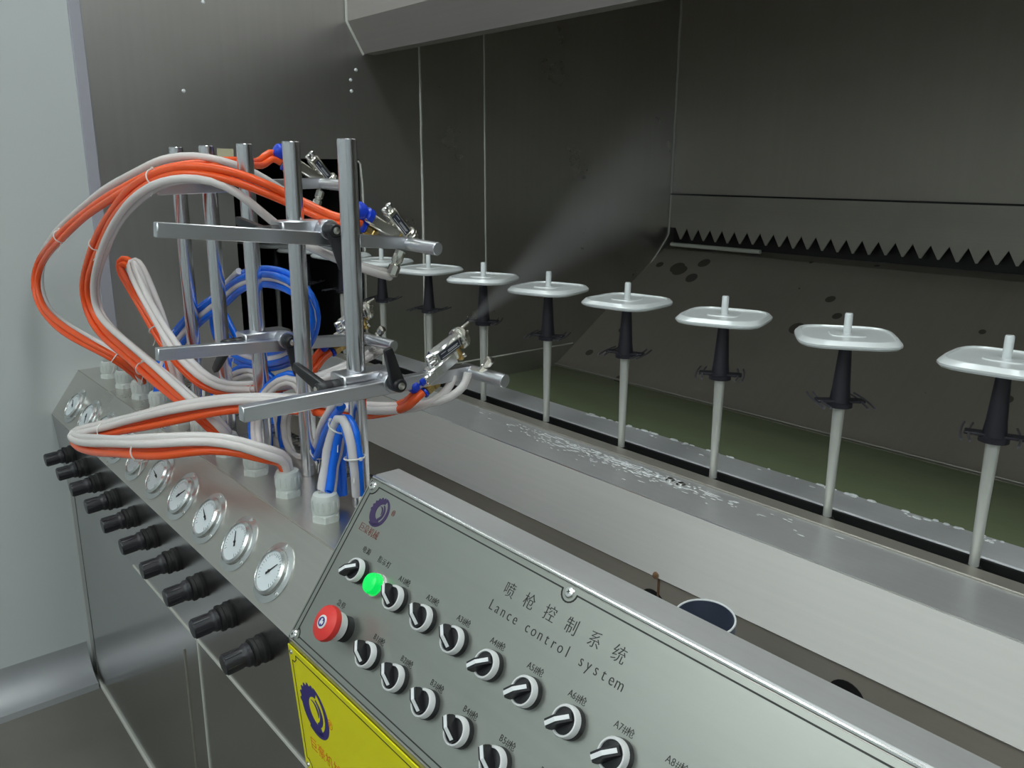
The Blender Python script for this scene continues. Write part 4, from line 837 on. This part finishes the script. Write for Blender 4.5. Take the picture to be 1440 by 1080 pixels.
def elbow(a, b, stand, big=1.0):
    """Stubby nickel hose elbow between a and b."""
    a, b = Vector(a), Vector(b); d = b - a; L = d.length
    o = obj('hose_elbow', MB().lathe([(0.006 * big, 0), (0.0085 * big, 0.002), (0.0085 * big, L * 0.42), (0.0065 * big, L * 0.48), (0.0065 * big, L * 0.56), (0.0090 * big, L * 0.62), (0.0090 * big, L * 0.96), (0.006 * big, L)], 8, frame_to(a, d)), 'nickel', stand)
    return o
ga = gun('lower spray gun nearest the front, blowing a fine mist', (-0.972, 0.672, 1.034), (-0.03, 0.90, 0.42), (0, 0.1, -1), 0.80)
gb_ = gun('lower far spray gun partly hidden behind the front pole', (-1.322, 0.715, 1.028), (-0.02, 0.93, 0.36), (0, 0.1, -1), 0.80)
gc = gun('upper spray gun right of the front pole, pointing down with a bulky blue fitting', (-1.146, 0.714, 1.238), (-0.02, 0.66, -0.75), (0, -0.66, 0.02), 0.78, True, 0.36, 1.45, 0.062)
gd_ = gun('upper far spray gun above the dark opening, pointing down', (-1.478, 0.755, 1.322), (-0.02, 0.66, -0.75), (0, -0.66, 0.02), 0.78, True, 0.32, 1.45)
elbow((-1.135, 0.728, 1.176), (-1.135, 0.709, 1.136), stands[1], 1.1)
elbow((-1.465, 0.764, 1.262), (-1.465, 0.752, 1.232), stands[3])
for k, (x, y, z) in ((0, (-0.955, 0.735, 1.022)), (2, (-1.300, 0.762, 1.014))):
    elbow((x + 0.012, y + 0.006, z - 0.012), (x + 0.030, y + 0.010, z + 0.010), stands[k], 0.8)

# ------------------------------------------------------------------ hoses: one bundle per gland, each hose a part
def bundle(label, path, members, ties=(), r=0.0064, group='bundles of air and paint hose', more=(), cat='hose bundle', tie_r=None, twist=0.35):
    P0 = smooth_path(spline(path, 0.018), 3)
    t = thing('hose_bundle', label, cat, P0[-1], group)
    def run(pts, mem, tw):
        P = smooth_path(spline(pts, 0.018), 3); fr = frames(P); n = len(P)
        for name, mat, a, b in mem:
            ph = random.uniform(-0.3, 0.3); Q = []
            for i, (p, (u, v)) in enumerate(zip(P, fr)):
                k = i / max(1, n - 1); th = tw * math.sin(k * 7 + ph); c, s = math.cos(th), math.sin(th)
                g = 1.0 - 0.25 * math.sin(k * 19 + ph) ** 2
                e = min(1.0, (n - 1 - i) / 4 * 0.5 + 0.5)
                Q.append(p + (u * (a * c - b * s) + v * (a * s + b * c)) * g * e)
            obj(name, MB().tube(Q, r, 10), mat, t)
        return P, fr
    P, fr = run(path, members, twist)
    if tie_r is None: tie_r = 0.0145 if len(members) > 2 else 0.0125
    for f in ties:
        i = min(len(P) - 2, max(1, int(f * (len(P) - 1))))
        T = (P[i + 1] - P[i - 1]).normalized(); mt = frame_to(P[i], T)
        o = MB().ring(tie_r, 0.0012, mt, 22, 6)
        o.box((-0.002, tie_r, -0.0022), (0.002, tie_r + 0.0035, 0.0022), mt, 0.0005)
        o.tube([P[i] + Vector((0, 0, -tie_r)), P[i] + Vector((0.006, -0.006, -tie_r - 0.012)), P[i] + Vector((0.016, -0.012, -tie_r - 0.016))], 0.0008, 5)
        obj('cable_tie', o, 'tie', t)
    for pts, mem, tw in more: run(pts, mem, tw)
    return t
q = 0.0060
OC = [('orange_hose', 'orange', -q * 1.15, -q * 0.3), ('orange_hose', 'orange', q * 0.95, q * 0.4)]
CC = [('clear_hose', 'clear', q, -q), ('clear_hose', 'clear', q * 0.6, q)]
hp_ = HOSE_PATHS
def from_gun(p, g): return [p[0] + p[1] * -0.004, p[0] + p[1] * 0.022] + [Vector(c) for c in g[1:]]
CL = lambda a, b, n='clear_hose': (n, 'clear', a, b)
bundle('lowest orange and milky hose loop hanging over the gauges to the nearest gun', from_gun(ga, hp_['front_loop_o']), [('orange_hose', 'orange', -q * 0.7, -q), ('orange_hose', 'orange', -q * 0.7, q)], (0.45, 0.80), tie_r=0.016,
       more=((hp_['front_loop_c'], [CL(q * 0.5, -q)], 0.1), (hp_['front_loop_d'], [CL(q * 0.5, q)], 0.1)), twist=0.2)
bundle('outermost orange and milky hose loop against the white wall, up to the far upper gun', from_gun(gd_, hp_['upper_far_o']), OC, (0.52, 0.93), more=((hp_['upper_far_c'], [CL(0, -q), CL(0, q)], 0.5),))
bundle('inner high orange and milky hose arch leading to the upper right gun', from_gun(gc, hp_['upper_near_o']), OC, (0.28, 0.50, 0.80), more=((hp_['upper_near_c'], [CL(-q, -q), CL(0, q)], 0.5),))
bundle('short upright orange and milky hairpin of hose feeding the low far gun', from_gun(gb_, hp_['far_gun_o']), OC, (0.25, 0.5), more=((hp_['far_gun_c'], [CL(-q, -q * 0.6), CL(q * 0.3, q)], 0.5),))
bundle('large round coil of blue and milky hose behind the poles', hp_['blue_coil'], [('blue_hose', 'blue', 0, -q * 0.9), ('clear_hose', 'clear', 0, q * 0.9)], (0.09, 0.45), r=0.0062,
       group='blue hose bundles', more=((hp_['blue_coil_outer'], [('blue_hose', 'blue', 0, 0)], 0.1), (hp_['blue_coil_inner'], [('blue_hose', 'blue', 0, q), ('clear_hose', 'clear', -q * 0.5, -q)], 0.1), (hp_['blue_tail'], [('clear_hose', 'clear', 0, 0)], 0.0),))
bundle('small arched blue and milky hose pair behind the middle pole', hp_['blue_mid'], [('blue_hose', 'blue', -q, -q), ('blue_hose', 'blue', -q, q), ('clear_hose', 'clear', q, 0), ('clear_hose', 'clear', q, 2 * q)], (0.3,), r=0.0052, group='blue hose bundles')
bundle('wide blue and milky hose arch behind the second pole, drooping to the front tie', hp_['blue_arch'], [('blue_hose', 'blue', -q, -q), ('blue_hose', 'blue', -q * 1.6, q), ('clear_hose', 'clear', q, -q * 0.5), ('clear_hose', 'clear', q * 1.5, q)], (0.42, 0.8), r=0.0055, group='blue hose bundles')
bundle('upright blue and milky hose hairpin beside the control panel corner', hp_['blue_front'], [('clear_hose', 'clear', q * 0.7, -q * 1.1), ('blue_hose', 'blue', q * 0.7, q), ('blue_hose', 'blue', -q * 1.1, -q * 0.2), ('clear_hose', 'clear', -q * 0.7, q * 1.4)], (0.45, 0.82), r=0.0062, twist=0.15, group='blue hose bundles',
       more=((hp_['blue_front_b'], [('blue_hose', 'blue', 0, -q), ('blue_hose', 'blue', 0, q)], 0.2),))

# ------------------------------------------------------------------ the mist blown by the nearest gun
def mist_material():
    m = bpy.data.materials.new('fine_spray_mist'); m.use_nodes = True; t = m.node_tree; t.nodes.clear()
    out = t.nodes.new('ShaderNodeOutputMaterial'); vol = t.nodes.new('ShaderNodeVolumePrincipled')
    vol.inputs['Color'].default_value = (0.96, 0.97, 0.99, 1); vol.inputs['Anisotropy'].default_value = 0.2
    tc = t.nodes.new('ShaderNodeTexCoord'); sx = t.nodes.new('ShaderNodeSeparateXYZ'); t.links.new(tc.outputs['Object'], sx.inputs[0])
    def math_(op, a, b=None, c=None):
        n = t.nodes.new('ShaderNodeMath'); n.operation = op
        for i, v in enumerate((a, b, c)):
            if v is None: continue
            if isinstance(v, (int, float)): n.inputs[i].default_value = v
            else: t.links.new(v, n.inputs[i])
        return n.outputs[0]
    # local z runs along the spray, the cone opens with z
    z = sx.outputs[2]
    rr = math_('SQRT', math_('ADD', math_('POWER', sx.outputs[0], 2), math_('POWER', sx.outputs[1], 2)))
    rad = math_('MULTIPLY_ADD', z, MIST_OPEN, 0.004)
    q = math_('DIVIDE', rr, rad)
    core = math_('POWER', math_('MAXIMUM', math_('SUBTRACT', 1.0, math_('MULTIPLY', q, q)), 0.0), 1.6)
    fall = math_('MAXIMUM', math_('SUBTRACT', 1.0, math_('DIVIDE', z, MIST_LEN)), 0.0)
    thin = math_('DIVIDE', 0.03, math_('ADD', z, 0.03))
    n = t.nodes.new('ShaderNodeTexNoise'); n.inputs['Scale'].default_value = 7; n.inputs['Detail'].default_value = 3; t.links.new(tc.outputs['Object'], n.inputs['Vector'])
    d = math_('MULTIPLY', math_('MULTIPLY', core, fall), math_('MULTIPLY', thin, math_('MULTIPLY_ADD', n.outputs['Fac'], 1.2, 0.3)))
    t.links.new(math_('MULTIPLY', d, MIST_DENS), vol.inputs['Density'])
    t.links.new(vol.outputs[0], out.inputs['Volume'])
    return m
MIST_LEN, MIST_OPEN, MIST_DENS = 0.62, 0.23, 85.0
m0 = Vector((-0.9745, 0.743, 1.081)); md = Vector((-0.01, 0.82, 0.45)).normalized()
mm = frame_to(m0, md)
me = bpy.data.meshes.new('spray_mist')
cone = MB().lathe([(0.004, 0.0), (0.004 + MIST_OPEN * MIST_LEN, MIST_LEN)], 28)
me.from_pydata(cone.v, [], cone.f); me.materials.append(mist_material())
mist = bpy.data.objects.new('spray_mist', me); C.objects.link(mist); mist.matrix_world = mm
mist['kind'] = 'stuff'; tag(mist, 'faint grey cone of mist blown from the nearest spray gun', 'mist')
bpy.context.view_layer.update()
